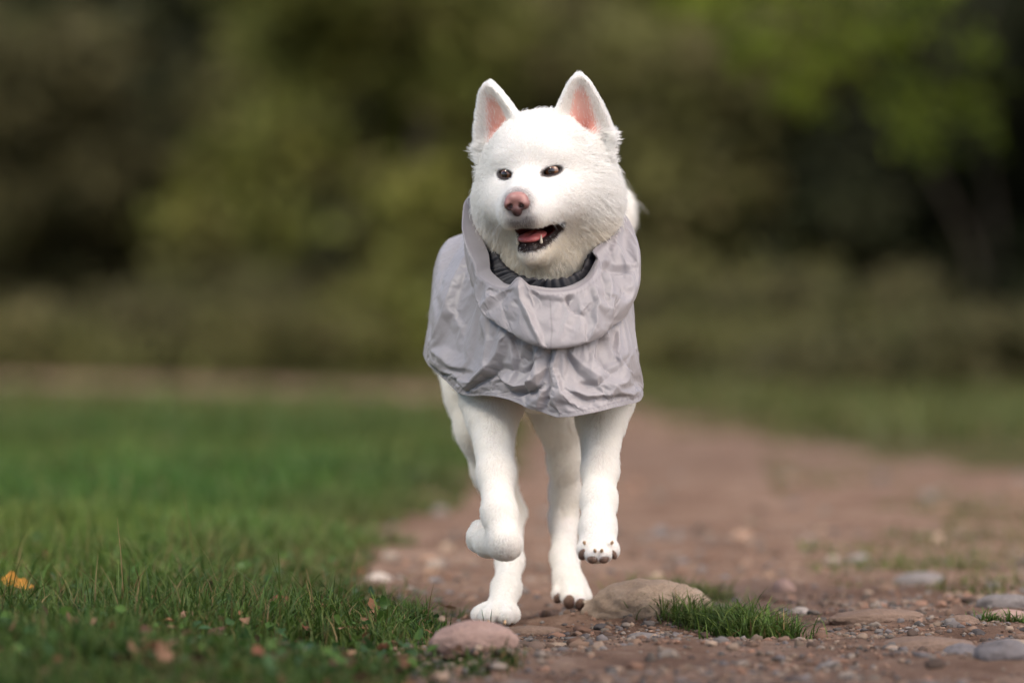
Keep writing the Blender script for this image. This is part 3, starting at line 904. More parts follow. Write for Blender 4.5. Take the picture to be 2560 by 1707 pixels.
# skull, brow, cheeks
F.ell(H(0, 0.005, 0.030), (.083, .095, .072), .03, HR)
F.ell(H(0, -0.036, 0.034), (.060, .050, .048), .03, HR)
for s in (-1, 1):
    F.ell(H(s * .056, .002, -.034), (.054, .070, .070), .035, HR)
    F.ell(H(s * .058, .022, .030), (.033, .046, .050), .03, HR)          # temple under the ear
    F.ell(H(s * .036, -.064, .030), (.024, .018, .014), .022, HR)        # brow
    F.ell(H(s * .045, -.068, -.034), (.034, .038, .034), .034, HR)       # cheek bone
# muzzle
F.cone(H(0, -.055, -.028), H(0, -.138, -.042), .050, .0315, .032)
F.cone(H(0, -.085, -.008), H(0, -.150, -.030), .018, .016, .018)        # bridge
for s in (-1, 1):
    F.cone(H(s * .034, -.080, -.046), H(s * .016, -.142, -.053), .027, .0185, .018)   # flews
    F.ell(H(s * .020, -.128, -.062), (.014, .022, .013), .010, HR)
# neck with its ruff
chest = P(1262, 720, .16)
F.cone(H(0, .03, -.045), chest, .074, .095, .05)
F.ell(H(0, .014, -.105), (.062, .076, .080), .04, HR)
# lower jaw
F.cone(H(0, -.030, -.090), H(0, -.112, -.113), .036, .0185, .018)
# mouth opening
for s in (-1, 1):
    F.cone(H(s * (.020 if s > 0 else .012), -.120, -.0815), H(s * .050, -.057, -.0515), .0085 if s > 0 else .003, .0032, .005, 'cut')
F.ell(H(0.001, -.118, -.0840), (.0250, .042, .0140), .006, HR @ rot('x', 8), 'cut')
F.ell(H(0, -.085, -.0800), (.030, .045, .0135), .006, HR @ rot('x', 8), 'cut')
# eye sockets
for s in (-1, 1):
    E_ = EYES[s]
    F.ell(H(*(E_ + [s * .001, -.006, 0])), (.0136, .016, .0038), .004, HR @ EYE_TILT[s], 'cut')
# ears
for s in (-1, 1):
    b, w_, f_, u_ = EARS[s]
    F.put(ear_fn(s), b - .11, b + .13, .020)
    F.cone(b + f_ * .018 - u_ * .004, b + f_ * .012 + u_ * .055, .0150, .0100, .010, 'cut')

# torso
F.ell(P(1245, 735, .33), (.120, .27, .150), .05)
F.cone(P(1235, 700, .40), P(1180, 690, .66), .120, .095, .05)
F.ell(P(1172, 715, .68), (.105, .13, .115), .05)
# curled tail
F.chain([(P(1180, 600, .80), .045), (P(1235, 470, .86), .05), (P(1330, 440, .78), .05), (P(1382, 490, .66), .042), (P(1370, 560, .56), .03)], .02)
# front leg folding back at the wrist (image left)
F.chain([(P(1165, 740, .16), .060), (P(1133, 910, .13), .047), (P(1130, 960, .09), .034), (P(1139, 1090, -.02), .0236),
         (P(1147, 1180, -.09), .0224), (P(1160, 1243, -.125), .0222)], .02)
F.chain([(P(1158, 1246, -.118), .0222), (P(1122, 1246, -.050), .0190), (P(1108, 1240, -.010), .019)], .012)
for dx, dy, dY in ((-2, -20, .03), (-12, -4, .022), (-10, 10, .03), (6, 10, .035)):
    F.ell(P(1104 + dx, 1234 + dy, -.03 + dY), (.0125, .024, .0125), .006)
F.ell(P(1162, 1256, -.116), (.021, .020, .017), .012)
# front leg reaching forward (image right)
F.chain([(P(1355, 760, .16), .055), (P(1384, 915, .12), .044), (P(1381, 965, .08), .033), (P(1378, 1080, -.02), .0232),
         (P(1376, 1150, -.08), .0226), (P(1373, 1215, -.125), .0232), (P(1372, 1250, -.150), .0245)], .02)
PAW_FR = [(1343, 1264, -.172), (1363, 1275, -.186), (1385, 1275, -.186), (1404, 1264, -.172)]
for px, py, Y in PAW_FR:
    F.cone(P(px * .5 + 1373 * .5, 1232, Y + .035), P(px, py, Y), .0120, .0115, .006)
F.ell(P(1372, 1262, -.150), (.024, .018, .016), .01)
# hind leg on the ground (image left)
F.chain([(P(1120, 790, .56), .090), (P(1112, 900, .47), .058), (P(1114, 980, .43), .043), (P(1134, 1080, .45), .030),
         (P(1170, 1180, .50), .0225), (P(1171, 1290, .38), .0195), (P(1163, 1350, .28), .0200), (P(1152, 1392, .235), .0225)], .02)
PAW_HL = [(1103, 1412, .190), (1122, 1413, .165), (1160, 1413, .165), (1174, 1410, .19)]
for px, py, Y in PAW_HL:
    F.cone(P(px * .6 + 1150 * .4, 1400, Y + .045), P(px, py, Y), .0132, .0146, .0045)
# hind leg swinging forward (image right)
F.chain([(P(1285, 790, .56), .090), (P(1285, 900, .50), .056), (P(1289, 960, .47), .037), (P(1298, 1060, .49), .0225),
         (P(1298, 1130, .52), .0200), (P(1295, 1200, .52), .0205), (P(1297, 1280, .42), .0195), (P(1304, 1335, .35), .0245)], .02)
PAW_HR = [(1286, 1364, .325), (1308, 1374, .305), (1330, 1378, .305), (1341, 1372, .325)]
for px, py, Y in PAW_HR:
    F.cone(P(px * .5 + 1308 * .5, 1335, Y + .03), P(px, py, Y), .0140, .0135, .006)

DV, DF = F.mesh(2)
del F
DN = vert_normals(DV, DF)

# ------------------------------------------------------------------ colour and coat fields on the body
hl = to_head(DV)
in_head = (hl[:, 2] > -.16) & (np.abs(hl[:, 1]) < .2) & (DV[:, 2] > .55)
skin = np.tile(np.array([.84, .80, .76]), (len(DV), 1))
bare = np.zeros(len(DV))            # 1 where no hair grows
length = np.full(len(DV), .020)
dark = np.zeros(len(DV))            # 1 where the hair itself is dark
def mixc(col, w):
    global skin
    skin = skin * (1 - w[:, None]) + np.array(col) * w[:, None]
# lips and mouth
def seg_d(p, a, b, ra, rb):
    a, b = np.asarray(a), np.asarray(b)
    t = np.clip(((p - a) @ (b - a)) / ((b - a) @ (b - a)), 0, 1)
    return np.linalg.norm(p - a - t[:, None] * (b - a), axis=1) - (ra + (rb - ra) * t)
def ell_d(p, c, r, R=np.eye(3)):
    q = (p - np.asarray(c)) @ R
    return (np.linalg.norm(q / np.asarray(r), axis=1) - 1) * min(r)
d_side = np.minimum(*[seg_d(hl, (s * .020, -.120, -.0815), (s * .050, -.057, -.0515), .0085, .0032) for s in (-1, 1)])
d_cut = np.minimum(d_side, np.minimum(ell_d(hl, (0.001, -.118, -.0840), (.0245, .042, .0130), rot('x', 8)), ell_d(hl, (0, -.085, -.0800), (.030, .045, .0135), rot('x', 8))))
lip_z = np.interp(-hl[:, 1], [.05, .085, .12, .15], [-.0500, -.0665, -.0815, -.083])
lower = hl[:, 2] < lip_z
d_cut = np.where(in_head, d_cut, 1)
w_in = 1 - smoothstep(.0005, .002, d_cut)
band = np.interp(-hl[:, 1], [.055, .07, .09, .115], [.002, .005, .010, .0135])
w_low = np.where(lower, 1 - smoothstep(band, band + .004, d_cut), 0) * smoothstep(-.034, -.016, hl[:, 0])
w_up = np.where(~lower, 1 - smoothstep(.001, .003, d_cut), 0) * smoothstep(-.034, -.016, hl[:, 0])
mixc((.020, .011, .010), np.maximum(np.maximum(w_low, w_up), w_in))
deep = w_in * smoothstep(.036, .026, np.abs(hl[:, 0])) * smoothstep(-.140, -.125, hl[:, 1])
mixc((.14, .030, .030), deep)
bare = np.maximum(bare, np.maximum(w_in, w_up))
bare = np.maximum(bare, (w_low > .5) * (1 - smoothstep(.0015, .0035, d_cut)))
dark = np.maximum(dark, w_low * .95)
# muzzle round the nose
dn = np.linalg.norm((hl - np.array([0, -.160, -.036])) * np.array([1, 1, 1]), axis=1)
w_n = (1 - smoothstep(.018, .031, dn)) * (hl[:, 2] < .0)
under_nose = (1 - smoothstep(.010, .024, np.linalg.norm((hl - np.array([0.003, -.156, -.064])) * np.array([.8, 1, 1]), axis=1)))
grey = np.clip(under_nose * .75 + w_n * .3, 0, .8)
mixc((.22, .17, .17), np.maximum(w_n * .8, under_nose * .6))
nb = np.linalg.norm((hl - np.array([0, -.172, -.040])) / np.array([.0205, .026, .0235]), axis=1)
bare = np.maximum(bare, np.where(nb < 1, 1, 0))
# eye rims
for s in (-1, 1):
    e = (hl - (EYES[s] + np.array([0, -.004, 0]))) @ EYE_TILT[s]
    q = np.sqrt((e[:, 0] / .0165) ** 2 + (e[:, 2] / .0072) ** 2 + (e[:, 1] / .03) ** 2)
    tear = np.linalg.norm((e - np.array([-s * .0165, 0, -.002])) / np.array([.006, .03, .004]), axis=1)
    w = np.maximum(1 - smoothstep(1.05, 1.45, q), .8 * (1 - smoothstep(.5, 1.2, tear)))
    w = np.where(in_head, w, 0)
    mixc((.022, .012, .009), w)
    bare = np.maximum(bare, np.where(w > .12, 1, 0))
    dark = np.maximum(dark, np.where(in_head, .55 * (1 - smoothstep(1.0, 1.5, q)), 0))
# ears
ear_in = np.zeros(len(DV)); ear_any = np.zeros(len(DV)); ear_t = np.zeros(len(DV)); ear_w = np.zeros(len(DV))
for s in (-1, 1):
    w, n, t = ear_coords(s, DV)
    W, n0 = ear_sheet(w, t)
    near = (np.abs(w) < W + .012) & (t > -.02) & (t < EAR_H + .01) & (np.abs(n - n0) < .022)
    facing = (DN @ EARS[s][2]) > 0.05
    r = w / W
    # the bare pink part: a tapering strip a little to the outside of the middle
    strip = (1 - smoothstep(.28, .72, np.abs(r - s * .06))) * smoothstep(-.02, .004, t) * (1 - smoothstep(.058, .088, t))
    ear_in = np.where(near & facing & in_head, np.maximum(ear_in, strip), ear_in)
    ear_any = np.where(near & (t > .006), 1, ear_any)
    ear_t = np.where(near, t, ear_t); ear_w = np.where(near, r, ear_w)
mixc((.90, .50, .41), ear_in * .95)
mixc((.80, .33, .25), ear_in * smoothstep(.050, .010, ear_t))
deepc = np.zeros(len(DV))
for s in (-1, 1):
    w, n, t = ear_coords(s, DV)
    deepc = np.maximum(deepc, np.where(in_head, (1 - smoothstep(.006, .02, np.abs(w - .0))) * (1 - smoothstep(-.005, .03, t)) * (ear_in > .2), 0))
mixc((.50, .17, .13), deepc * .7)

# hair length by region
leg = (DV[:, 2] < .42)
length = np.where(in_head, .012, .024)
face = smoothstep(-.02, -.09, hl[:, 1])
length = np.where(in_head, .0205 - .0150 * face, length)
cheek = np.where(in_head, smoothstep(.05, .09, np.abs(hl[:, 0])) * smoothstep(.05, -.02, hl[:, 2]), 0)
length = length + .009 * cheek
neckm = np.where(hl[:, 2] < -.08, smoothstep(-.08, -.13, hl[:, 2]), 0) * (DV[:, 2] > .45) * smoothstep(-.13, -.08, hl[:, 1])
length = np.where(DV[:, 2] > .45, np.maximum(length, 0.022 * neckm), length)
length = np.where(ear_any > 0, .0070, length)
length = np.where(w_low > .3, .0042, length)
length = np.where(leg, np.interp(DV[:, 2], [0, .1, .2, .42], [.005, .006, .008, .013]), length)
length = np.where((DV[:, 1] > .5) & (DV[:, 2] > .5), .035, length)
length = np.where((DV[:, 1] > .36) & leg & (DV[:, 2] > .17), length + .006, length)

# ------------------------------------------------------------------ dog objects
dog = empty('dog', (0.0, .2, 0.0))
tag(dog, 'white fluffy dog in a grey raincoat running along the dirt path with its mouth open', 'dog')
body_me = mesh_np('body', DV, DF)
color_attr(body_me, 'skin', skin)
m_skin, nt, b, out = new_mat('dog_skin')
at = node(nt, 'ShaderNodeAttribute', attribute_name='skin')
nz = noise_node(nt, 260, 3)
mx = node(nt, 'ShaderNodeMix', data_type='RGBA', blend_type='MULTIPLY')
mx.inputs['Factor'].default_value = 0.06
nt.links.new(at.outputs['Color'], mx.inputs[6]); nt.links.new(nz.outputs['Color'], mx.inputs[7])
nt.links.new(mx.outputs[2], b.inputs['Base Color'])
b.inputs['Roughness'].default_value = .55
b.inputs['Subsurface Weight'].default_value = .15
b.inputs['Subsurface Radius'].default_value = (.01, .005, .003)
body = link('body', body_me, m_skin, dog)

def head_mesh(name, V, Fc, mat, parent, label=None):
    me = mesh_np(name, HO + np.asarray(V) @ HR.T, Fc)
    o = link(name, me, mat, parent)
    if label: o['label'] = label
    return o

def uv_sphere(c, r, seg=24, rings=16, pole=(0, -1, 0)):
    """sphere whose pole points along 'pole'; returns verts, quads+tris and the polar angle of each face"""
    th = np.linspace(0, math.pi, rings + 1); ph = np.linspace(0, 2 * math.pi, seg, endpoint=False)
    z = np.array(pole, float); z /= np.linalg.norm(z)
    x = np.cross([0.1, 0.2, 1], z); x /= np.linalg.norm(x); y = np.cross(z, x)
    V = []
    for t in th:
        for p_ in ph:
            V.append(np.asarray(c) + np.asarray(r) * (math.sin(t) * (math.cos(p_) * x + math.sin(p_) * y) + math.cos(t) * z))
    Q = []
    for i in range(rings):
        for j in range(seg):
            a = i * seg + j; b_ = i * seg + (j + 1) % seg
            Q.append((a, a + seg, b_ + seg, b_))
    return np.array(V), np.array(Q)

# nose pad
NF = Field(axis([(-.03, .03, .0009)]), axis([(-.19, -.135, .0009)]), axis([(-.065, -.008, .0009)]))
NF.ell((0, -.156, -.0305), (.0190, .0140, .0125), .006)
NF.ell((0, -.158, -.0465), (.0100, .0115, .0130), .006)
for s in (-1, 1):
    NF.ell((s * .0125, -.1575, -.0385), (.0092, .0125, .0105), .004)
    NF.ell((s * .0092, -.1715, -.0415), (.0045, .0100, .0042), .0025, rot('y', s * 25), 'cut')
    NF.cone((s * .0105, -.172, -.0440), (s * .0215, -.1630, -.0475), .0030, .0012, .002, 'cut')
NF.cone((0, -.1745, -.0380), (0, -.1690, -.0600), .0011, .0013, .0016, 'cut')
NV, NQ = NF.mesh(2)
m_nose, nt, b, out = new_mat('pink_nose')
tc = node(nt, 'ShaderNodeAttribute', attribute_name='tone')
r_ = ramp(nt, tc.outputs['Fac'], [(0, (.035, .014, .014)), (.4, (.13, .064, .060)), (1, (.38, .185, .160))])
vor = node(nt, 'ShaderNodeTexVoronoi'); vor.inputs['Scale'].default_value = 900
tco = node(nt, 'ShaderNodeTexCoord'); nt.links.new(tco.outputs['Object'], vor.inputs['Vector'])
bmp = node(nt, 'ShaderNodeBump'); bmp.inputs['Strength'].default_value = .25; bmp.inputs['Distance'].default_value = .0006
nt.links.new(vor.outputs['Distance'], bmp.inputs['Height']); nt.links.new(bmp.outputs['Normal'], b.inputs['Normal'])
nt.links.new(r_.outputs['Color'], b.inputs['Base Color']); b.inputs['Roughness'].default_value = .36
b.inputs['Subsurface Weight'].default_value = .1; b.inputs['Subsurface Radius'].default_value = (.004, .002, .001)
nose = head_mesh('nose', (NV - np.array([0, -.158, -.038])) * .94 + np.array([0, -.1665, -.0375]), NQ, m_nose, dog, 'pink nose with dark nostrils')
tone = smoothstep(-.062, -.036, NV[:, 2]) * .7 + .3 * smoothstep(-.042, -.028, NV[:, 2])
for s in (-1, 1):
    hole = np.linalg.norm((NV - np.array([s * .0100, -.169, -.0425])) / np.array([.0066, .0095, .0056]), axis=1)
    tone = tone * smoothstep(.45, 1.0, hole)
color_attr(nose.data, 'tone', np.repeat(tone[:, None], 3, 1))

# eyes
m_eye = simple_mat('eye_dark', (.02, .012, .01), .12, Coat_Weight=1.0)
m_iris, nt, b, out = new_mat('eye_brown')
nz = noise_node(nt, 700, 3)
r_ = ramp(nt, nz.outputs['Fac'], [(.3, (.075, .027, .011)), (.7, (.22, .085, .032))])
nt.links.new(r_.outputs['Color'], b.inputs['Base Color']); b.inputs['Roughness'].default_value = .2
b.inputs['Coat Weight'].default_value = 1.0; b.inputs['Coat Roughness'].default_value = .03
GAZE = np.array([-.10, -1, .02])
for s in (-1, 1):
    g = GAZE + np.array([s * .22, 0, 0]); g /= np.linalg.norm(g)
    V, Q = uv_sphere(EYES[s] + np.array([0, .0035, 0]), EYE_R, 32, 28, g)
    eye = head_mesh('eye', V, Q, m_eye, dog, 'small brown eye with dark rim')
    ang = np.arange(len(Q)) // 32
    iris_faces = Q[(ang >= 4) & (ang < 9)]
    used = np.unique(iris_faces); remap = -np.ones(len(V), int); remap[used] = np.arange(len(used))
    c = EYES[s] + np.array([0, .0035, 0])
    head_mesh('iris', c + (V[used] - c) * 1.012, remap[iris_faces], m_iris, eye)
    V2, Q2 = uv_sphere(c, EYE_R * 1.035, 32, 28, g)

# tongue, teeth, inner mouth
TF = Field(axis([(-.04, .04, .0012)]), axis([(-.16, -.03, .0016)]), axis([(-.115, -.055, .0012)]))
TF.ell((0, -.092, -.0895), (.0205, .034, .0062), .004, rot('x', 10))
TF.ell((0, -.1105, -.0925), (.0180, .018, .0052), .006, rot('x', 10))
TF.cone((0, -.140, -.0885), (0, -.08, -.0830), .0016, .002, .006, 'cut')
TV, TQ = TF.mesh(2)
m_tongue, nt, b, out = new_mat('tongue')
nz = noise_node(nt, 500, 3)
r_ = ramp(nt, nz.outputs['Fac'], [(.3, (.50, .12, .12)), (.7, (.66, .20, .19))])
nt.links.new(r_.outputs['Color'], b.inputs['Base Color']); b.inputs['Roughness'].default_value = .3
b.inputs['Subsurface Weight'].default_value = .2; b.inputs['Subsurface Radius'].default_value = (.006, .002, .001)
head_mesh('tongue', TV, TQ, m_tongue, dog, 'pink tongue behind the lower lip')
m_tooth = simple_mat('tooth', (.78, .70, .56), .3)
def tooth(base, tip, r):
    TF = Field(axis([(min(base[0], tip[0]) - .008, max(base[0], tip[0]) + .008, .0007)]),
               axis([(min(base[1], tip[1]) - .008, max(base[1], tip[1]) + .008, .0007)]),
               axis([(min(base[2], tip[2]) - .008, max(base[2], tip[2]) + .008, .0007)]))
    TF.cone(base, tip, r, .0006, .002)
    V, Q = TF.mesh(1)
    head_mesh('tooth', V, Q, m_tooth, dog)
for s in (-1, 1):
    tooth((s * .0190, -.114, -.1000), (s * .0205, -.1160, -.0880), .0026)

# toe pads and claws
m_pad, nt, b, out = new_mat('paw_pad')
nz = noise_node(nt, 350, 4)
r_ = ramp(nt, nz.outputs['Fac'], [(.3, (.085, .046, .030)), (.7, (.185, .108, .074))])
nt.links.new(r_.outputs['Color'], b.inputs['Base Color']); b.inputs['Roughness'].default_value = .8
bmp = node(nt, 'ShaderNodeBump'); bmp.inputs['Strength'].default_value = .6; bmp.inputs['Distance'].default_value = .001
nt.links.new(nz.outputs['Fac'], bmp.inputs['Height']); nt.links.new(bmp.outputs['Normal'], b.inputs['Normal'])
m_claw = simple_mat('claw', (.42, .27, .15), .35)
def blob(name, c, r, R, mat, parent):
    V, Q = uv_sphere((0, 0, 0), 1.0, 14, 10)
    V = V * (1 + .06 * value_noise(V * 2.1 + c[0] * 90)[:, None])
    me = mesh_np(name, np.asarray(c) + (V * np.asarray(r)) @ R.T, Q)
    return link(name, me, mat, parent)
PADS = []
for (px, py, Y), (w, h, tilt) in zip(PAW_FR, ((.0072, .0105, 22), (.0088, .0078, 5), (.0088, .0075, -5), (.0058, .0095, -22))):
    c = P(px, py, Y) + np.array([(px - 1373) * .00008, -.0045, -.0045])
    PADS.append((c, (w, .0085, h), rot('y', tilt)))
for px, py, Y, tilt in ((1341, 1262, -.172, 24), (1362, 1272, -.186, 14), (1387, 1272, -.186, -14), (1406, 1262, -.172, -24)):
    c = P(1373 + (px - 1373) * (.62 if abs(px - 1373) < 20 else .97), py - 6 - (8 if abs(px - 1373) > 20 else 0), Y) + np.array([0, -.0125, .0020])
    blob('claw', c, (.0026, .0060, .0030), rot('z', -tilt * .5) @ rot('x', -20), m_claw, dog)
for (px, py, Y), (w, h, tilt) in zip(PAW_HR, ((.0076, .0115, 24), (.0105, .0135, 8), (.0100, .0115, -8), (.0060, .0100, -22))):
    c = P(px, py, Y) + np.array([(px - 1312) * .00010, -.0060, -.0050])
    PADS.append((c, (w, .0090, h), rot('y', tilt)))
for c, r, R in PADS:
    blob('toe_pad', c, r, R @ rot('x', 25), m_pad, dog)
    d = np.linalg.norm(((DV - c) @ (R @ rot('x', 25))) / np.asarray(r), axis=1)
    bare = np.maximum(bare, np.where(d < 1.12, 1, 0))
for (px, py, Y) in PAW_HL:
    c = P(px, py + 8, Y) + np.array([0, -.017, -.004])
    blob('claw', c, (.0026, .0060, .0030), rot('x', 25), m_claw, dog)

# ------------------------------------------------------------------ the raincoat
def ring_curve(pts, us):
    """periodic cubic through (u, px, py, Y) measured round the dog; u=0 is the front, growing towards image right"""
    u = np.array([p[0] for p in pts]); X = np.array([P(*p[1:]) for p in pts])
    u3 = np.concatenate([u - 1, u, u + 1]); X3 = np.concatenate([X, X, X])
    # monotone-ish cubic hermite with finite difference tangents
    m = np.zeros_like(X3)
    m[1:-1] = (X3[2:] - X3[:-2]) / (u3[2:] - u3[:-2])[:, None]
    i = np.clip(np.searchsorted(u3, us, side='right') - 1, 0, len(u3) - 2)
    h = (u3[i + 1] - u3[i])[:, None]; t = ((us - u3[i]) / (u3[i + 1] - u3[i]))[:, None]
    t2, t3 = t * t, t * t * t
    return (2 * t3 - 3 * t2 + 1) * X3[i] + (t3 - 2 * t2 + t) * h * m[i] + (-2 * t3 + 3 * t2) * X3[i + 1] + (t3 - t2) * h * m[i + 1]

def loft(rings, vs, NU, NV):
    """rings: list of (u,px,py,Y) rings at parameters vs -> grid (NV, NU, 3)"""
    us = US
    R = np.stack([ring_curve(r, us) for r in rings])          # (k, NU, 3)
    vs = np.asarray(vs, float); v = np.linspace(0, 1, NV)
    m = np.zeros_like(R)
    m[1:-1] = (R[2:] - R[:-2]) / (vs[2:] - vs[:-2])[:, None, None]
    m[0] = (R[1] - R[0]) / (vs[1] - vs[0]); m[-1] = (R[-1] - R[-2]) / (vs[-1] - vs[-2])
    i = np.clip(np.searchsorted(vs, v, side='right') - 1, 0, len(vs) - 2)
    h = (vs[i + 1] - vs[i])[:, None, None]; t = ((v - vs[i]) / (vs[i + 1] - vs[i]))[:, None, None]
    t2, t3 = t * t, t * t * t
    return (2 * t3 - 3 * t2 + 1) * R[i] + (t3 - 2 * t2 + t) * h * m[i] + (-2 * t3 + 3 * t2) * R[i + 1] + (t3 - t2) * h * m[i + 1]

def grid_quads(NU, NV):
    j = np.arange(NU); q = []
    for i in range(NV - 1):
        a = i * NU + j; b = i * NU + (j + 1) % NU
        q.append(np.stack([a, a + NU, b + NU, b], 1))
    return np.concatenate(q)

def grid_normals(G):
    NVv, NUu = G.shape[:2]
    du = np.roll(G, -1, 1) - np.roll(G, 1, 1)
    dv = np.gradient(G, axis=0)
    n = np.cross(dv, du)
    return n / (np.linalg.norm(n, axis=2, keepdims=True) + 1e-12)

def uv_of(me, NU, NV):
    uv = me.uv_layers.new(name='uv')
    li = np.empty(len(me.loops), np.int32); me.loops.foreach_get('vertex_index', li)
    u = (li % NU) / NU; v = (li // NU) / (NV - 1)
    # close the seam at the back of the wrap
    u = u.reshape(-1, 4); wrap = (u.max(1) - u.min(1)) > .5
    u = np.where(wrap[:, None] & (u < .5), u + 1, u).ravel()
    uv.data.foreach_set('uv', np.stack([u, v], 1).astype(np.float32).ravel())

RIM = [(0, 1263, 667, -.050), (.035, 1311, 664, -.046), (.07, 1348, 645, -.03), (.10, 1369, 614, -.008), (.125, 1374, 598, .008), (.15, 1364, 579, .022),
       (.18, 1389, 556, .045), (.23, 1410, 516, .085), (.28, 1419, 480, .125), (.38, 1385, 430, .22), (.5, 1255, 415, .27), (.62, 1125, 425, .22),
       (.70, 1071, 458, .135), (.745, 1065, 519, .095), (.79, 1077, 567, .065), (.825, 1090, 604, .040), (.85, 1099, 630, .025), (.89, 1127, 652, .0),
       (.925, 1165, 661, -.025), (.95, 1192, 637, -.035), (.972, 1219, 658, -.045)]
INNER = [(0, 1263, 661, -.026), (.035, 1308, 657, -.024), (.07, 1341, 638, -.008), (.10, 1362, 608, .010), (.125, 1368, 592, .026), (.15, 1362, 577, .040),
         (.18, 1385, 550, .066), (.23, 1404, 514, .105), (.28, 1410, 482, .145), (.38, 1375, 440, .235), (.5, 1255, 430, .28), (.62, 1135, 435, .235),
         (.70, 1092, 468, .155), (.745, 1100, 527, .110), (.79, 1120, 577, .075), (.825, 1125, 605, .052), (.85, 1126, 618, .040), (.89, 1145, 640, .016),
         (.925, 1170, 652, -.004), (.95, 1192, 645, -.014), (.972, 1219, 654, -.022)]
NECKIN = [(0, 1263, 700, .01), (.07, 1335, 680, .025), (.125, 1355, 640, .05), (.20, 1375, 590, .10), (.28, 1385, 530, .16), (.38, 1350, 490, .24), (.5, 1255, 470, .28),
          (.62, 1150, 490, .24), (.70, 1120, 520, .17), (.78, 1135, 600, .10), (.85, 1145, 660, .05), (.92, 1190, 690, .02)]
BULGE = [(0, 1266, 735, -.105), (.06, 1345, 722, -.098), (.11, 1412, 690, -.066), (.15, 1450, 650, -.025), (.185, 1465, 610, .015), (.23, 1467, 565, .065), (.28, 1445, 515, .125),
         (.38, 1395, 470, .25), (.5, 1260, 450, .33), (.62, 1112, 468, .26), (.70, 1070, 505, .155), (.745, 1066, 545, .105), (.79, 1076, 605, .055), (.825, 1086, 650, .018),
         (.86, 1108, 685, -.02), (.91, 1155, 712, -.062), (.955, 1210, 728, -.092)]
SHOULD = [(0, 1264, 695, -.085), (.06, 1340, 685, -.080), (.11, 1398, 650, -.046), (.15, 1420, 620, -.006), (.185, 1432, 580, .028), (.23, 1442, 535, .075), (.28, 1435, 492, .130),
          (.38, 1392, 445, .24), (.5, 1258, 425, .31), (.62, 1116, 440, .25), (.70, 1068, 476, .145), (.745, 1063, 530, .098), (.79, 1074, 585, .058), (.825, 1085, 628, .028),
          (.86, 1104, 660, -.004), (.91, 1150, 685, -.042), (.955, 1208, 690, -.072)]
FOLD = [(0, 1267, 795, -.088), (.06, 1345, 780, -.080), (.11, 1398, 752, -.050), (.15, 1432, 728, -.012), (.185, 1448, 700, .028), (.23, 1456, 660, .08), (.28, 1446, 610, .14),
        (.38, 1400, 540, .28), (.5, 1258, 500, .36), (.62, 1108, 520, .29), (.70, 1076, 560, .18), (.745, 1076, 600, .125), (.79, 1082, 645, .07), (.825, 1092, 685, .03),
        (.86, 1115, 722, -.005), (.91, 1165, 758, -.045), (.955, 1218, 783, -.074)]
UNDER = [(u, 1262 + (x - 1262) * .93, y - 16, Y + .020) for (u, x, y, Y) in FOLD]
C1 = [(0, 1264, 830, -.074), (.06, 1340, 818, -.070), (.11, 1398, 796, -.042), (.16, 1440, 775, 0), (.21, 1452, 760, .06), (.30, 1448, 735, .2), (.4, 1400, 620, .38), (.5, 1235, 560, .46),
      (.6, 1085, 545, .42), (.67, 1022, 560, .32), (.72, 1006, 612, .24), (.77, 1012, 670, .16), (.82, 1050, 735, .09), (.87, 1105, 780, .03), (.93, 1180, 808, -.035)]
C2 = [(0, 1256, 888, -.086), (.06, 1345, 880, -.092), (.11, 1412, 862, -.068), (.16, 1456, 838, -.012), (.21, 1463, 825, .055), (.30, 1460, 790, .23), (.4, 1412, 680, .47), (.5, 1222, 575, .58),
      (.6, 1060, 590, .54), (.67, 1000, 660, .40), (.72, 986, 735, .29), (.77, 990, 785, .19), (.82, 1025, 825, .11), (.87, 1085, 850, .035), (.93, 1170, 868, -.04)]
HEM = [(0, 1284, 957, -.098), (.05, 1345, 952, -.106), (.10, 1413, 936, -.086), (.15, 1466, 922, -.030), (.18, 1477, 908, .025), (.25, 1471, 893, .14), (.34, 1452, 850, .40), (.42, 1390, 760, .60),
       (.5, 1215, 650, .72), (.58, 1065, 720, .64), (.65, 1000, 800, .46), (.70, 977, 814, .33), (.735, 972, 812, .26), (.77, 984, 838, .20), (.81, 1011, 864, .14), (.86, 1060, 905, .06),
       (.905, 1121, 908, .0), (.94, 1160, 916, -.035), (.97, 1225, 940, -.07)]

def crease(pts, A, width, sharp=1.0, skew=0.0):
    return (np.array(pts, float), A, width, sharp, skew)

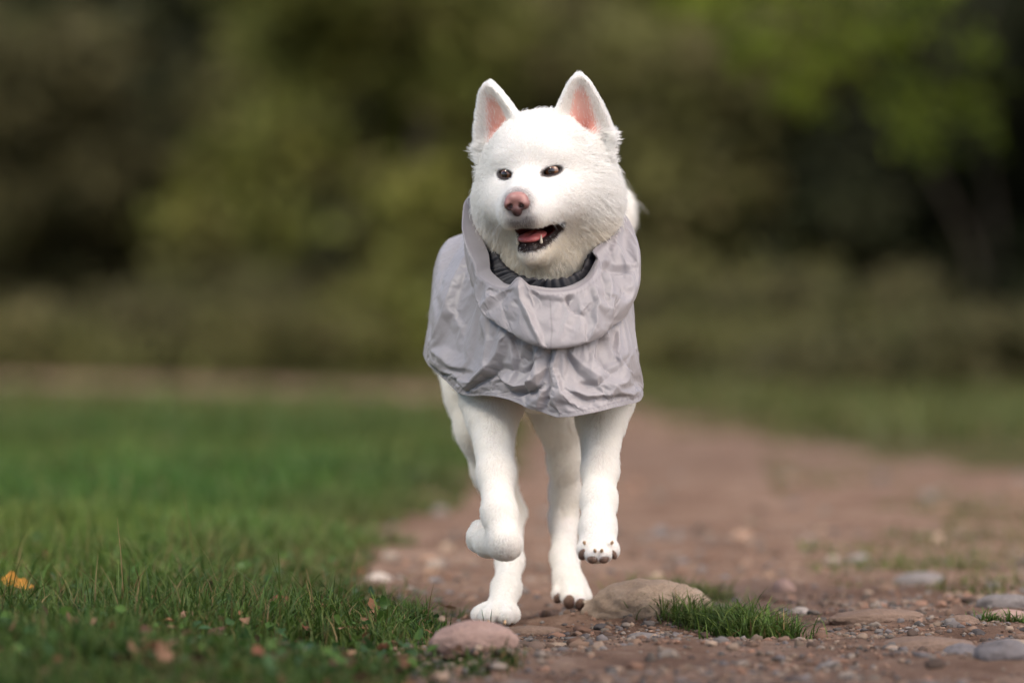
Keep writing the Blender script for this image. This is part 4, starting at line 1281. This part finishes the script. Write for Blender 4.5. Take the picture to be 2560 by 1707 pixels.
def apply_creases(G, N, creases, gain=1.0):
    """each crease is a polyline in measured front-view places; its ridge (A>0) or valley (A<0) pushes the cloth along its normal"""
    d = np.zeros(G.shape[:2])
    # front-view position of every vertex
    s = FOCUS / (FOCUS + G[..., 1])
    fx = (G[..., 0] * s * 1600 + 1280) / K; fy = (800 - (G[..., 2] - CAMZ) * s * 1600) / K
    front = smoothstep(.02, -.25, N[..., 1])
    for pts, A, w, sharp, skew in creases:
        best = np.full(G.shape[:2], 1e9); along = np.zeros(G.shape[:2]); side = np.zeros(G.shape[:2])
        tot = len(pts) - 1
        for i in range(tot):
            a, b = pts[i], pts[i + 1]
            ab = b - a; L2 = ab @ ab
            t = np.clip(((fx - a[0]) * ab[0] + (fy - a[1]) * ab[1]) / L2, 0, 1)
            dx, dy = fx - a[0] - t * ab[0], fy - a[1] - t * ab[1]
            dd = np.hypot(dx, dy)
            m = dd < best
            best = np.where(m, dd, best); along = np.where(m, (i + t) / tot, along)
            side = np.where(m, np.sign(ab[0] * dy - ab[1] * dx) * dd, side)
        ww = w * .8 * (.55 + .45 * np.sin(np.pi * np.clip(along, 0, 1)))
        x = best / ww
        if skew: x = np.where(side * skew > 0, x * .45, x * 1.6)       # steep on one side, gentle on the other
        pr = np.clip(1 - np.abs(x) / 1.9, 0, 1)
        prof = pr ** 1.2
        taper = smoothstep(0, .12, along) * smoothstep(1.02, .75, along) * .85 + .15
        d += gain * A * prof * taper * front
    return G + N * d[..., None]

def wrinkle(G, N, amp, freq, seed, stretch=(1, 1, 1)):
    p = G.reshape(-1, 3) * np.array(stretch)
    wv = np.stack([fbm(p * freq * .6 + 31 * i, 2, seed + 40 + i) for i in range(3)], 1)
    r = 1 - np.abs(fbm(p * freq + wv * .9, 3, seed))           # ridged
    r = (r ** 3 - .45)
    return G + N * (amp * r).reshape(G.shape[:2])[..., None]

COLLAR_CREASES = [
    crease([(1192, 640), (1200, 690), (1228, 750), (1248, 788)], .012, 16, 1, 1),      # pinched tuck left of the middle
    crease([(1165, 662), (1120, 690), (1100, 705)], .006, 12, 1),
    crease([(1215, 665), (1240, 685), (1290, 690), (1330, 675)], -.007, 10, 1, 1),      # pucker under the rim
    crease([(1297, 680), (1315, 705), (1330, 712)], -.009, 8, 1, -1),
    crease([(1330, 712), (1352, 690), (1372, 672)], .006, 9, 1),
    crease([(1362, 650), (1374, 690), (1366, 740), (1350, 772)], .011, 15, 1, -1),
    crease([(1376, 610), (1392, 650), (1398, 700)], -.010, 11, 1, 1),
    crease([(1392, 610), (1408, 670), (1402, 735)], .009, 12, 1, 1),
    crease([(1372, 612), (1400, 618), (1464, 612)], -.013, 9, 1, -1),
    crease([(1380, 596), (1420, 604), (1460, 598)], .007, 10, 1),
    crease([(1400, 560), (1408, 595), (1404, 620)], -.006, 7, 1, 1),
    crease([(1424, 500), (1412, 560), (1396, 600)], .006, 10, 1),
    crease([(1440, 640), (1418, 700), (1404, 745)], -.007, 12, 1, -1),
    crease([(1110, 660), (1150, 700), (1240, 720)], .004, 20, 1),
    crease([(1180, 690), (1215, 745), (1235, 780)], -.004, 12, 1, 1),
    crease([(1285, 735), (1320, 750), (1350, 730)], .003, 14, 1),
    crease([(1120, 665), (1145, 672), (1190, 668)], -.005, 8, 1),
]
CAPE_CREASES = [
    crease([(1222, 790), (1214, 840), (1196, 900), (1180, 912)], -.010, 10, 1, 1),
    crease([(1236, 800), (1226, 850), (1200, 890)], .009, 12, 1, -1),
    crease([(1268, 800), (1258, 840), (1262, 880), (1256, 930)], -.012, 8, 1, 1),
    crease([(1280, 800), (1272, 845), (1290, 900), (1312, 925)], .008, 14, 1, 1),
    crease([(1302, 798), (1340, 840), (1400, 875), (1425, 900)], .007, 16, 1, -1),
    crease([(1300, 806), (1330, 850), (1380, 892)], -.006, 10, 1, 1),
    crease([(1165, 765), (1150, 810), (1120, 850), (1080, 880)], .012, 16, 1, 1),
    crease([(1172, 770), (1190, 820), (1180, 850)], -.010, 12, 1, -1),
    crease([(1090, 870), (1150, 840), (1195, 850), (1240, 820)], -.010, 12, 1, 1),
    crease([(1140, 858), (1180, 880), (1225, 872), (1256, 840)], .011, 13, 1, -1),
    crease([(1148, 862), (1160, 895), (1200, 900), (1245, 880)], -.011, 11, 1, 1),
    crease([(1062, 895), (1110, 855), (1140, 845)], .009, 12, 1, -1),
    crease([(1258, 905), (1266, 930), (1282, 955)], -.012, 9, 1, 1),
    crease([(1248, 890), (1240, 920), (1236, 945)], .008, 11, 1, 1),
    crease([(1310, 890), (1350, 905), (1400, 900), (1450, 905)], .007, 12, 1, -1),
    crease([(1330, 870), (1375, 880), (1420, 845), (1450, 810)], -.008, 12, 1, 1),
    crease([(1390, 760), (1402, 800), (1440, 850), (1462, 870)], .010, 14, 1, 1),
    crease([(1380, 770), (1372, 820), (1400, 850)], -.008, 11, 1, -1),
    crease([(1420, 755), (1410, 800), (1420, 840)], -.008, 10, 1, 1),
    crease([(1395, 915), (1410, 880), (1440, 875)], .006, 11, 1),
    # broad facets and thin wrinkles down the flank
    crease([(1078, 580), (1040, 650), (1010, 760), (985, 815)], .008, 18, 1, 1),
    crease([(1062, 540), (1022, 620), (1004, 680)], -.006, 12, 1, -1),
    crease([(1048, 525), (1020, 580), (1006, 625)], .005, 9, 1),
    crease([(1090, 690), (1060, 740), (1065, 830)], -.003, 18, 1, 1),
    crease([(1030, 700), (1060, 770), (1085, 830)], .0035, 12, 1, 1),
    crease([(1020, 720), (1045, 780), (1055, 820)], -.002, 10, 1),
    crease([(1000, 800), (1040, 835), (1100, 845)], .007, 10, 1, -1),
    crease([(985, 780), (1010, 830), (1012, 860)], -.005, 8, 1),
    crease([(1100, 720), (1128, 780), (1120, 830)], .006, 10, 1),
]
def settle(G, pin, frames, grow, bend, seed, stiff=14.0):
    """let a sheet of cloth buckle and drape: it is a little larger than its pattern and held softly towards it"""
    NVv, NUu = G.shape[:2]
    q = G.reshape(-1, 3)
    q = q + np.stack([value_noise(q * 45 + 9 * i, seed + i) for i in range(3)], 1) * .0012
    me = mesh_np('cloth_pattern', q, grid_quads(NUu, NVv))
    o = bpy.data.objects.new('cloth_pattern', me); C.objects.link(o)
    vg = o.vertex_groups.new(name='pin')
    pw = np.round(np.clip(pin.reshape(-1), 0, 1), 2)
    for w in np.unique(pw):
        if w > 0: vg.add(np.nonzero(pw == w)[0].tolist(), float(w), 'REPLACE')
    md = o.modifiers.new('cloth', 'CLOTH')
    st = md.settings
    st.vertex_group_mass = 'pin'; st.pin_stiffness = 1.0
    st.quality = 6; st.mass = .12; st.air_damping = 2.0
    st.tension_stiffness = stiff; st.compression_stiffness = stiff; st.shear_stiffness = stiff * .6
    st.bending_stiffness = bend; st.bending_damping = 1.0
    st.tension_damping = 8; st.compression_damping = 8; st.shear_damping = 8
    st.shrink_min = -grow; st.shrink_max = -grow
    st.effector_weights.gravity = GRAV
    md.collision_settings.use_collision = False
    md.point_cache.frame_start = 1; md.point_cache.frame_end = frames
    scene.frame_start = 1; scene.frame_end = frames
    for f in range(1, frames + 1):
        scene.frame_set(f)
    dg = bpy.context.evaluated_depsgraph_get()
    ev = o.evaluated_get(dg).to_mesh()
    out = np.empty(len(ev.vertices) * 3, np.float32); ev.vertices.foreach_get('co', out)
    o.evaluated_get(dg).to_mesh_clear()
    bpy.data.objects.remove(o); bpy.data.meshes.remove(me)
    scene.frame_set(1)
    return out.reshape(G.shape).astype(float)

def facet_noise(x, y, seed):
    """piecewise flat noise in [-1,1]: linear over a skewed triangle lattice, so it breaks along straight creases"""
    f = (x + y) * .366025404
    xs, ys = x + f, y + f
    i, j = np.floor(xs).astype(np.int64), np.floor(ys).astype(np.int64)
    fx, fy = xs - i, ys - j
    def h(a, b_):
        n = (a * 374761393 + b_ * 668265263 + seed * 982451653) & 0xffffffff
        n = ((n ^ (n >> 13)) * 1274126177) & 0xffffffff
        return ((n ^ (n >> 16)) & 0xffff) / 32767.5 - 1
    up = fx > fy
    h0, h3 = h(i, j), h(i + 1, j + 1)
    hm = np.where(up, h(i + 1, j), h(i, j + 1))
    return np.where(up, h0 + (hm - h0) * fx + (h3 - hm) * fy, h0 + (hm - h0) * fy + (h3 - hm) * fx)

def arc_coords(G):
    """lengths along and across the sheet, in metres"""
    du = np.linalg.norm(np.roll(G, -1, 1) - G, axis=2).mean(0)
    s = np.concatenate([[0], np.cumsum(du)[:-1]])
    dv = np.linalg.norm(np.diff(G, axis=0), axis=2)
    t = np.concatenate([np.zeros((1, G.shape[1])), np.cumsum(dv, 0)])
    return np.broadcast_to(s[None, :], t.shape), t

def crumple(G, N, layers, seed):
    s, t = arc_coords(G)
    d = np.zeros(s.shape)
    p3 = np.stack([s.ravel(), t.ravel(), np.zeros(s.size)], 1)
    for k, (amp, size, ang, aspect) in enumerate(layers):
        w1 = value_noise(p3 / (size * 1.7) + 5 * k, seed + k).reshape(s.shape)
        w2 = value_noise(p3 / (size * 1.7) + 9 * k + 50, seed + k + 20).reshape(s.shape)
        a_ = math.radians(ang)
        x = (s * math.cos(a_) + t * math.sin(a_)) / size + w1 * .55
        y = (-s * math.sin(a_) + t * math.cos(a_)) / (size * aspect) + w2 * .55
        d += amp * facet_noise(x, y, seed * 7 + k)
    return G + N * d[..., None]

NU, NVC, NVK = 340, 46, 66
GRAV = .08
ug = np.linspace(0, 1, 4001)
den = np.where((ug < .27) | (ug > .66), 3.4, 1.0)
cd = np.concatenate([[0], np.cumsum((den[1:] + den[:-1]) / 2)]); cd /= cd[-1]
US = np.interp(np.arange(NU) / NU, cd, ug)
vv = np.linspace(0, 1, NVC)[:, None]
flat = lambda ring, dy: [(u, x, y, Y + dy * float(smoothstep(.26, .14, min(u, 1 - u)))) for (u, x, y, Y) in ring]
G = loft([INNER, RIM, flat(SHOULD, .023), flat(BULGE, .025), flat(FOLD, -.003), UNDER], [0, .12, .30, .54, .84, 1.0], NU, NVC)
Nn = grid_normals(G)
wmask = (smoothstep(.12, .22, vv) * smoothstep(1.0, .9, vv))[..., None]
G = G + (apply_creases(G, Nn, COLLAR_CREASES, .85) - G) * wmask
front = smoothstep(.30, .24, np.minimum(US, np.abs(1.03 - US)))[None, :]
pin = np.where(vv < .16, .9, .025) + .10 * np.exp(-((vv - .84) / .05) ** 2) + .9 * (vv > .95) + .5 * (1 - front)
collar_grid = settle(G, pin, 10, .025, 2.0, 3)
CAPE = loft([UNDER, [(u, x, y + 12, Y - .004) for (u, x, y, Y) in UNDER], C1, C2, HEM], [0, .06, .36, .68, 1.0], NU, NVK)
Nn = grid_normals(CAPE)
CAPE = apply_creases(CAPE, Nn, CAPE_CREASES, .85)
vk = np.linspace(0, 1, NVK)[:, None]
pin = np.where(vk < .05, .9, .018) + .6 * smoothstep(.92, 1.0, vk) + .5 * (1 - front)
CAPE = settle(CAPE, pin, 11, .035, 2.5, 7)
m_coat, nt, b, out = new_mat('raincoat_cloth')
tc = node(nt, 'ShaderNodeTexCoord')
nz = noise_node(nt, 14, 5)
r_ = ramp(nt, nz.outputs['Fac'], [(.25, (.285, .260, .262)), (.75, (.345, .316, .320))])
uvn = node(nt, 'ShaderNodeUVMap', uv_map='uv')
sep = node(nt, 'ShaderNodeSeparateXYZ'); nt.links.new(uvn.outputs[0], sep.inputs[0])
at = node(nt, 'ShaderNodeAttribute', attribute_name='seam')
mx = node(nt, 'ShaderNodeMix', data_type='RGBA')
nt.links.new(at.outputs['Fac'], mx.inputs['Factor']); nt.links.new(r_.outputs['Color'], mx.inputs[6]); mx.inputs[7].default_value = (.16, .14, .15, 1)
nt.links.new(mx.outputs[2], b.inputs['Base Color'])
b.inputs['Roughness'].default_value = .47
b.inputs['Sheen Weight'].default_value = .15
wv = node(nt, 'ShaderNodeTexNoise'); wv.inputs['Scale'].default_value = 900; nt.links.new(tc.outputs['Object'], wv.inputs['Vector'])
fine = node(nt, 'ShaderNodeTexNoise'); fine.inputs['Scale'].default_value = 110; fine.inputs['Detail'].default_value = 5; fine.inputs['Distortion'].default_value = .6
nt.links.new(tc.outputs['Object'], fine.inputs['Vector'])
b1 = node(nt, 'ShaderNodeBump'); b1.inputs['Strength'].default_value = .12; b1.inputs['Distance'].default_value = .0008
b2 = node(nt, 'ShaderNodeBump'); b2.inputs['Strength'].default_value = .2; b2.inputs['Distance'].default_value = .0022
nt.links.new(wv.outputs['Fac'], b1.inputs['Height']); nt.links.new(fine.outputs['Fac'], b2.inputs['Height'])
nt.links.new(b2.outputs['Normal'], b1.inputs['Normal']); nt.links.new(b1.outputs['Normal'], b.inputs['Normal'])

def cloth(name, G, mat, parent, seam, thick=.0016):
    NVv, NUu = G.shape[:2]
    me = mesh_np(name, G.reshape(-1, 3), grid_quads(NUu, NVv))
    uv_of(me, NUu, NVv)
    color_attr(me, 'seam', np.repeat(seam.reshape(-1, 1), 3, 1))
    o = link(name, me, mat, parent)
    md = o.modifiers.new('thickness', 'SOLIDIFY'); md.thickness = thick; md.offset = -1.0
    sb = o.modifiers.new('smooth', 'SUBSURF'); sb.levels = 2; sb.render_levels = 2
    o.modifiers.move(1, 0)
    return o

uu = np.minimum(US, 1 - US)[None, :]
stitch = ((np.arange(NU) // 2) % 2)[None, :]
seam_k = np.exp(-((vk - .955) / .008) ** 2) * (.35 + .35 * stitch) + .45 * np.exp(-(uu / .0016) ** 2) * (vk < .62)
seam_c = .9 * np.exp(-((vv - .125) / .013) ** 2) + .55 * np.exp(-(uu / .0016) ** 2) * (vv > .24) + np.exp(-((vv - .20) / .013) ** 2) * (.15 + .2 * stitch)
raincoat = cloth('raincoat', CAPE, m_coat, dog, seam_k)
raincoat['label'] = 'crumpled grey raincoat with a wide cowl collar'
collar = cloth('collar', collar_grid, m_coat, raincoat, seam_c)
collar['label'] = 'wide grey cowl collar with a hemmed rim'
# dark gathered lining inside the collar
LIN_IN = [(0, 1263, 645, -.004), (.07, 1328, 628, .010), (.125, 1352, 588, .040), (.20, 1372, 560, .10), (.28, 1388, 500, .16), (.38, 1350, 470, .24), (.5, 1255, 455, .28),
          (.62, 1150, 470, .24), (.70, 1108, 480, .16), (.76, 1124, 535, .110), (.82, 1150, 598, .070), (.87, 1178, 628, .040), (.93, 1212, 640, .008)]
LIN_OUT = [(u, 1258 + (x - 1258) * 1.015, y + 2, Y + .006) for (u, x, y, Y) in INNER]
LIN_LOW = [(u, x, y + 45, Y + .025) for (u, x, y, Y) in LIN_IN]
NVL = 40
LG = loft([LIN_OUT, [(u, x, y + 6, Y + .012) for (u, x, y, Y) in LIN_OUT], LIN_IN, LIN_LOW], [0, .25, .7, 1], NU, NVL)
Nn = grid_normals(LG)
ph = US * 2 * np.pi
gather = .0017 * np.sin(ph * 41 + 3.2 * np.sin(ph * 7)) + .0009 * np.sin(ph * 67 + 2.7 * np.sin(ph * 11 + 1))
LG = LG + Nn * (gather[None, :] * smoothstep(.05, .5, np.linspace(0, 1, NVL))[:, None])[..., None]
m_lin = simple_mat('dark_lining', (.012, .011, .015), .6)
lin = cloth('lining', LG, m_lin, raincoat, np.zeros((NVL, NU)))
lin['label'] = 'dark gathered lining inside the collar'

def bvh_of(grids):
    V, Fs, n = [], [], 0
    for g in grids:
        V.append(g.reshape(-1, 3)); Fs.append(grid_quads(g.shape[1], g.shape[0]) + n); n += g.shape[0] * g.shape[1]
    V = np.concatenate(V); Fs = np.concatenate(Fs)
    return BVHTree.FromPolygons(V.tolist(), Fs.tolist())
COVER = bvh_of([CAPE, collar_grid, LG])

# ------------------------------------------------------------------ the coat of hair
def grow_fur(n_hairs, covered=None, seed=3):
    rng = np.random.default_rng(seed)
    tri = np.concatenate([DF[:, [0, 1, 2]], DF[:, [0, 2, 3]]])
    a, b_, c = DV[tri[:, 0]], DV[tri[:, 1]], DV[tri[:, 2]]
    area = .5 * np.linalg.norm(np.cross(b_ - a, c - a), axis=1)
    cen = (a + b_ + c) / 3
    dens = np.ones(len(tri))
    hz = cen[:, 2] > .58
    dens = np.where(hz & (cen[:, 1] < .16), 3.0, dens)              # the head: finer and denser
    dens = np.where((cen[:, 2] < .42), 2.6, dens)                   # short dense hair on the legs
    dens = np.where((cen[:, 1] > .36), dens * .55, dens)
    dens *= (1 - bare[tri].mean(1)) ** 2
    p = area * dens; p /= p.sum()
    t = rng.choice(len(tri), n_hairs, p=p)
    u, v = rng.random(n_hairs), rng.random(n_hairs)
    fl = u + v > 1; u[fl], v[fl] = 1 - u[fl], 1 - v[fl]
    bw = np.stack([1 - u - v, u, v], 1)
    def lerp(arr):
        x = arr[tri[t]]
        return (x * (bw[:, :, None] if x.ndim == 3 else bw)).sum(1)
    p0, n0 = lerp(DV), lerp(DN)
    n0 /= np.linalg.norm(n0, axis=1, keepdims=True)
    L, dk, ein, eany, gy_ = lerp(length), lerp(dark), lerp(ear_in), lerp(ear_any), lerp(grey)
    keep = np.ones(n_hairs, bool)
    if covered is not None:
        for i in range(n_hairs):
            if p0[i, 2] < .30 or p0[i, 2] > .86: continue
            q = Vector(p0[i]) + Vector(n0[i]) * .001
            hit = covered.ray_cast(q, Vector(n0[i]), .16)
            if hit[0] is not None:
                d = hit[3]
                if d < .004 or p0[i, 1] > .2: keep[i] = False
                L[i] = min(L[i], d * .8)
    keep &= ~((ein > .4) & (rng.random(n_hairs) < .95 * ein))
    L = np.where(ein > .1, L * 1.3, L)
    p0, n0, L, dk, ein, eany, gy_ = p0[keep], n0[keep], L[keep], dk[keep], ein[keep], eany[keep], gy_[keep]
    n = len(p0)
    h = to_head(p0)
    head = (h[:, 2] > -.17) & (p0[:, 2] > .52) & (p0[:, 1] < .28)
    # direction the coat lies in
    fh = h - np.array([0, -.175, .0])
    fh[:, 1] *= .8; fh[:, 0] *= 1.15
    fh[:, 2] = fh[:, 2] * .9 - .05 * smoothstep(.02, -.06, h[:, 2]) - .02
    fh /= np.linalg.norm(fh, axis=1, keepdims=True)
    flow = fh @ HR.T
    for s in (-1, 1):
        w, nn, tt = ear_coords(s, p0)
        b, w_, f_, u_ = EARS[s]
        e = (eany > .5) & (np.sign(h[:, 0]) == s)
        front = (n0 @ f_) > .1
        d = u_[None, :] * .8 + w_[None, :] * np.clip(w / .035, -1, 1)[:, None] * np.where(front, .9, .6)[:, None]
        inner = front & (np.abs(w) < .03)
        d = np.where(inner[:, None], u_[None, :] * .8 - w_[None, :] * np.sign(w)[:, None] * .15 + f_[None, :] * .3, d)
        flow = np.where(e[:, None], d, flow)
    bodyflow = np.tile(np.array([0., .25, -1.]), (n, 1))
    bodyflow[:, 1] = np.where(p0[:, 2] > .42, .6, .15)
    flow = np.where(head[:, None], flow, bodyflow)
    k = np.stack([fbm(p0 * 38 + 7 * i, 2, 11 + i) for i in range(3)], 1)
    flow = flow + k * .22 + rng.normal(0, .10, (n, 3))
    flow -= n0 * (flow * n0).sum(1, keepdims=True)
    flow /= np.linalg.norm(flow, axis=1, keepdims=True) + 1e-9
    lift = np.where(head, .40, .30) + rng.normal(0, .07, n)
    lift = lift + .12 * smoothstep(.018, .030, L)
    lift = np.where(eany > .5, .46, lift)
    L = L * rng.uniform(.72, 1.18, n)
    stray = rng.random(n) < .03
    L = np.where(stray, L * 1.35, L); lift = np.where(stray, lift + .12, lift)
    lift = np.clip(lift, .12, .8)[:, None]
    Lc = L[:, None]
    q0 = p0 - n0 * .0008
    q1 = p0 + Lc * .36 * (n0 * (lift + .28) + flow * (1 - lift) * .8)
    q2 = p0 + Lc * .70 * (n0 * (lift * .85 + .08) + flow * (1 - lift * .6))
    q3 = p0 + Lc * 1.0 * (n0 * lift * .72 + flow * (1 - lift * .45)) + rng.normal(0, .0009, (n, 3))
    # neighbouring hairs lean together into locks
    cs = np.where(head & (h[:, 1] > -.06), .0055, .0045)[:, None]
    cell = np.floor((p0 + .003 * k) / cs).astype(np.int64)
    _, inv = np.unique(cell[:, 0] * 4000037 + cell[:, 1] * 2003 + cell[:, 2], return_inverse=True)
    cnt = np.bincount(inv)
    cl = np.where(L > .009, .45, .2)[:, None]
    for q_, w_ in ((q3, 1.0), (q2, .55)):
        mean = np.stack([np.bincount(inv, q_[:, i]) / cnt for i in range(3)], 1)[inv]
        q_ += (mean - q_) * cl * w_
    pts = np.stack([q0, q1, q2, q3], 1).astype(np.float32)
    cu = bpy.data.hair_curves.new('fur')
    cu.add_curves([4] * n)
    cu.attributes['position'].data.foreach_set('vector', pts.ravel())
    r0 = np.where(head, .00017, .00020) * rng.uniform(.8, 1.2, n)
    r0 = r0 * np.interp(L, [.006, .012, .020], [1.0, 1.35, 1.7])
    rad = r0[:, None] * np.array([1.0, .9, .65, .12])[None, :]
    a_ = cu.attributes.get('radius') or cu.attributes.new('radius', 'FLOAT', 'POINT')
    a_.data.foreach_set('value', rad.astype(np.float32).ravel())
    col = np.tile(np.array([.96, .95, .93]), (n, 1)) * rng.uniform(.95, 1.03, n)[:, None]
    g_ = np.clip(gy_ * rng.uniform(.3, 1.3, n), 0, .85)[:, None]
    col = col * (1 - g_) + np.array([.13, .11, .12]) * g_
    cream = (smoothstep(-.045, -.10, h[:, 2]) * head * .8 + .25 * (~head)) * rng.uniform(.4, 1.2, n)  # natural cream of the coat, plus warm ground bounce put into the hair colour
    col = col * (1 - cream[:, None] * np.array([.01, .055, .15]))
    isd = rng.random(n) < dk
    col = np.where(isd[:, None], np.array([.075, .050, .045]) * rng.uniform(.6, 1.8, n)[:, None], col)
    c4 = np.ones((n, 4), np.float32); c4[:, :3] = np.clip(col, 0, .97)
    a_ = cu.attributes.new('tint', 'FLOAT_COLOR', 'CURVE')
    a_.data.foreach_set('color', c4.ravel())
    return cu

m_fur = bpy.data.materials.new('white_fur'); m_fur.use_nodes = True
nt = m_fur.node_tree
nt.nodes.remove(nt.nodes['Principled BSDF'])
at = node(nt, 'ShaderNodeAttribute', attribute_name='tint')
dif = node(nt, 'ShaderNodeBsdfDiffuse'); trn = node(nt, 'ShaderNodeBsdfTranslucent')
gls = node(nt, 'ShaderNodeBsdfHair'); gls.component = 'Reflection'
gls.inputs['RoughnessU'].default_value = .35; gls.inputs['RoughnessV'].default_value = .6
m1 = node(nt, 'ShaderNodeMixShader'); m1.inputs['Fac'].default_value = .5
m2 = node(nt, 'ShaderNodeMixShader'); m2.inputs['Fac'].default_value = .06
nt.links.new(at.outputs['Color'], dif.inputs['Color']); nt.links.new(at.outputs['Color'], trn.inputs['Color'])
nt.links.new(at.outputs['Color'], gls.inputs['Color'])
nt.links.new(dif.outputs[0], m1.inputs[1]); nt.links.new(trn.outputs[0], m1.inputs[2])
nt.links.new(m1.outputs[0], m2.inputs[1]); nt.links.new(gls.outputs[0], m2.inputs[2])
nt.links.new(m2.outputs[0], nt.nodes['Material Output'].inputs['Surface'])
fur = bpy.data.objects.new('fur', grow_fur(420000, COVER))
fur.data.materials.append(m_fur)
C.objects.link(fur)
fur.parent = body
fur['kind'] = 'stuff'

# whiskers
rw = np.random.default_rng(8)
wp = []
for s in (-1, 1):
    for i in range(11):
        a = np.array([s * rw.uniform(.024, .036), -rw.uniform(.105, .140), rw.uniform(-.066, -.050)])
        d = np.array([s * rw.uniform(.6, 1.0), rw.uniform(-.25, .35), rw.uniform(-.75, -.1)]); d /= np.linalg.norm(d)
        Lw = rw.uniform(.030, .058)
        wp.append([a, a + d * Lw * .35, a + d * Lw * .7 + np.array([0, .002, -.003]), a + d * Lw + np.array([0, .005, -.009])])
wp = HO + np.array(wp) @ HR.T
cu = bpy.data.hair_curves.new('whiskers'); cu.add_curves([4] * len(wp))
cu.attributes['position'].data.foreach_set('vector', wp.astype(np.float32).ravel())
a_ = cu.attributes.get('radius') or cu.attributes.new('radius', 'FLOAT', 'POINT')
a_.data.foreach_set('value', np.tile(np.array([.00017, .00015, .00011, .00004], np.float32), len(wp)))
a_ = cu.attributes.new('tint', 'FLOAT_COLOR', 'CURVE')
a_.data.foreach_set('color', np.tile(np.array([.95, .95, .93, 1], np.float32), len(wp)))
wh = bpy.data.objects.new('whiskers', cu); cu.materials.append(m_fur); C.objects.link(wh)
wh.parent = dog; wh.matrix_parent_inverse = dog.matrix_world.inverted(); wh['kind'] = 'stuff'
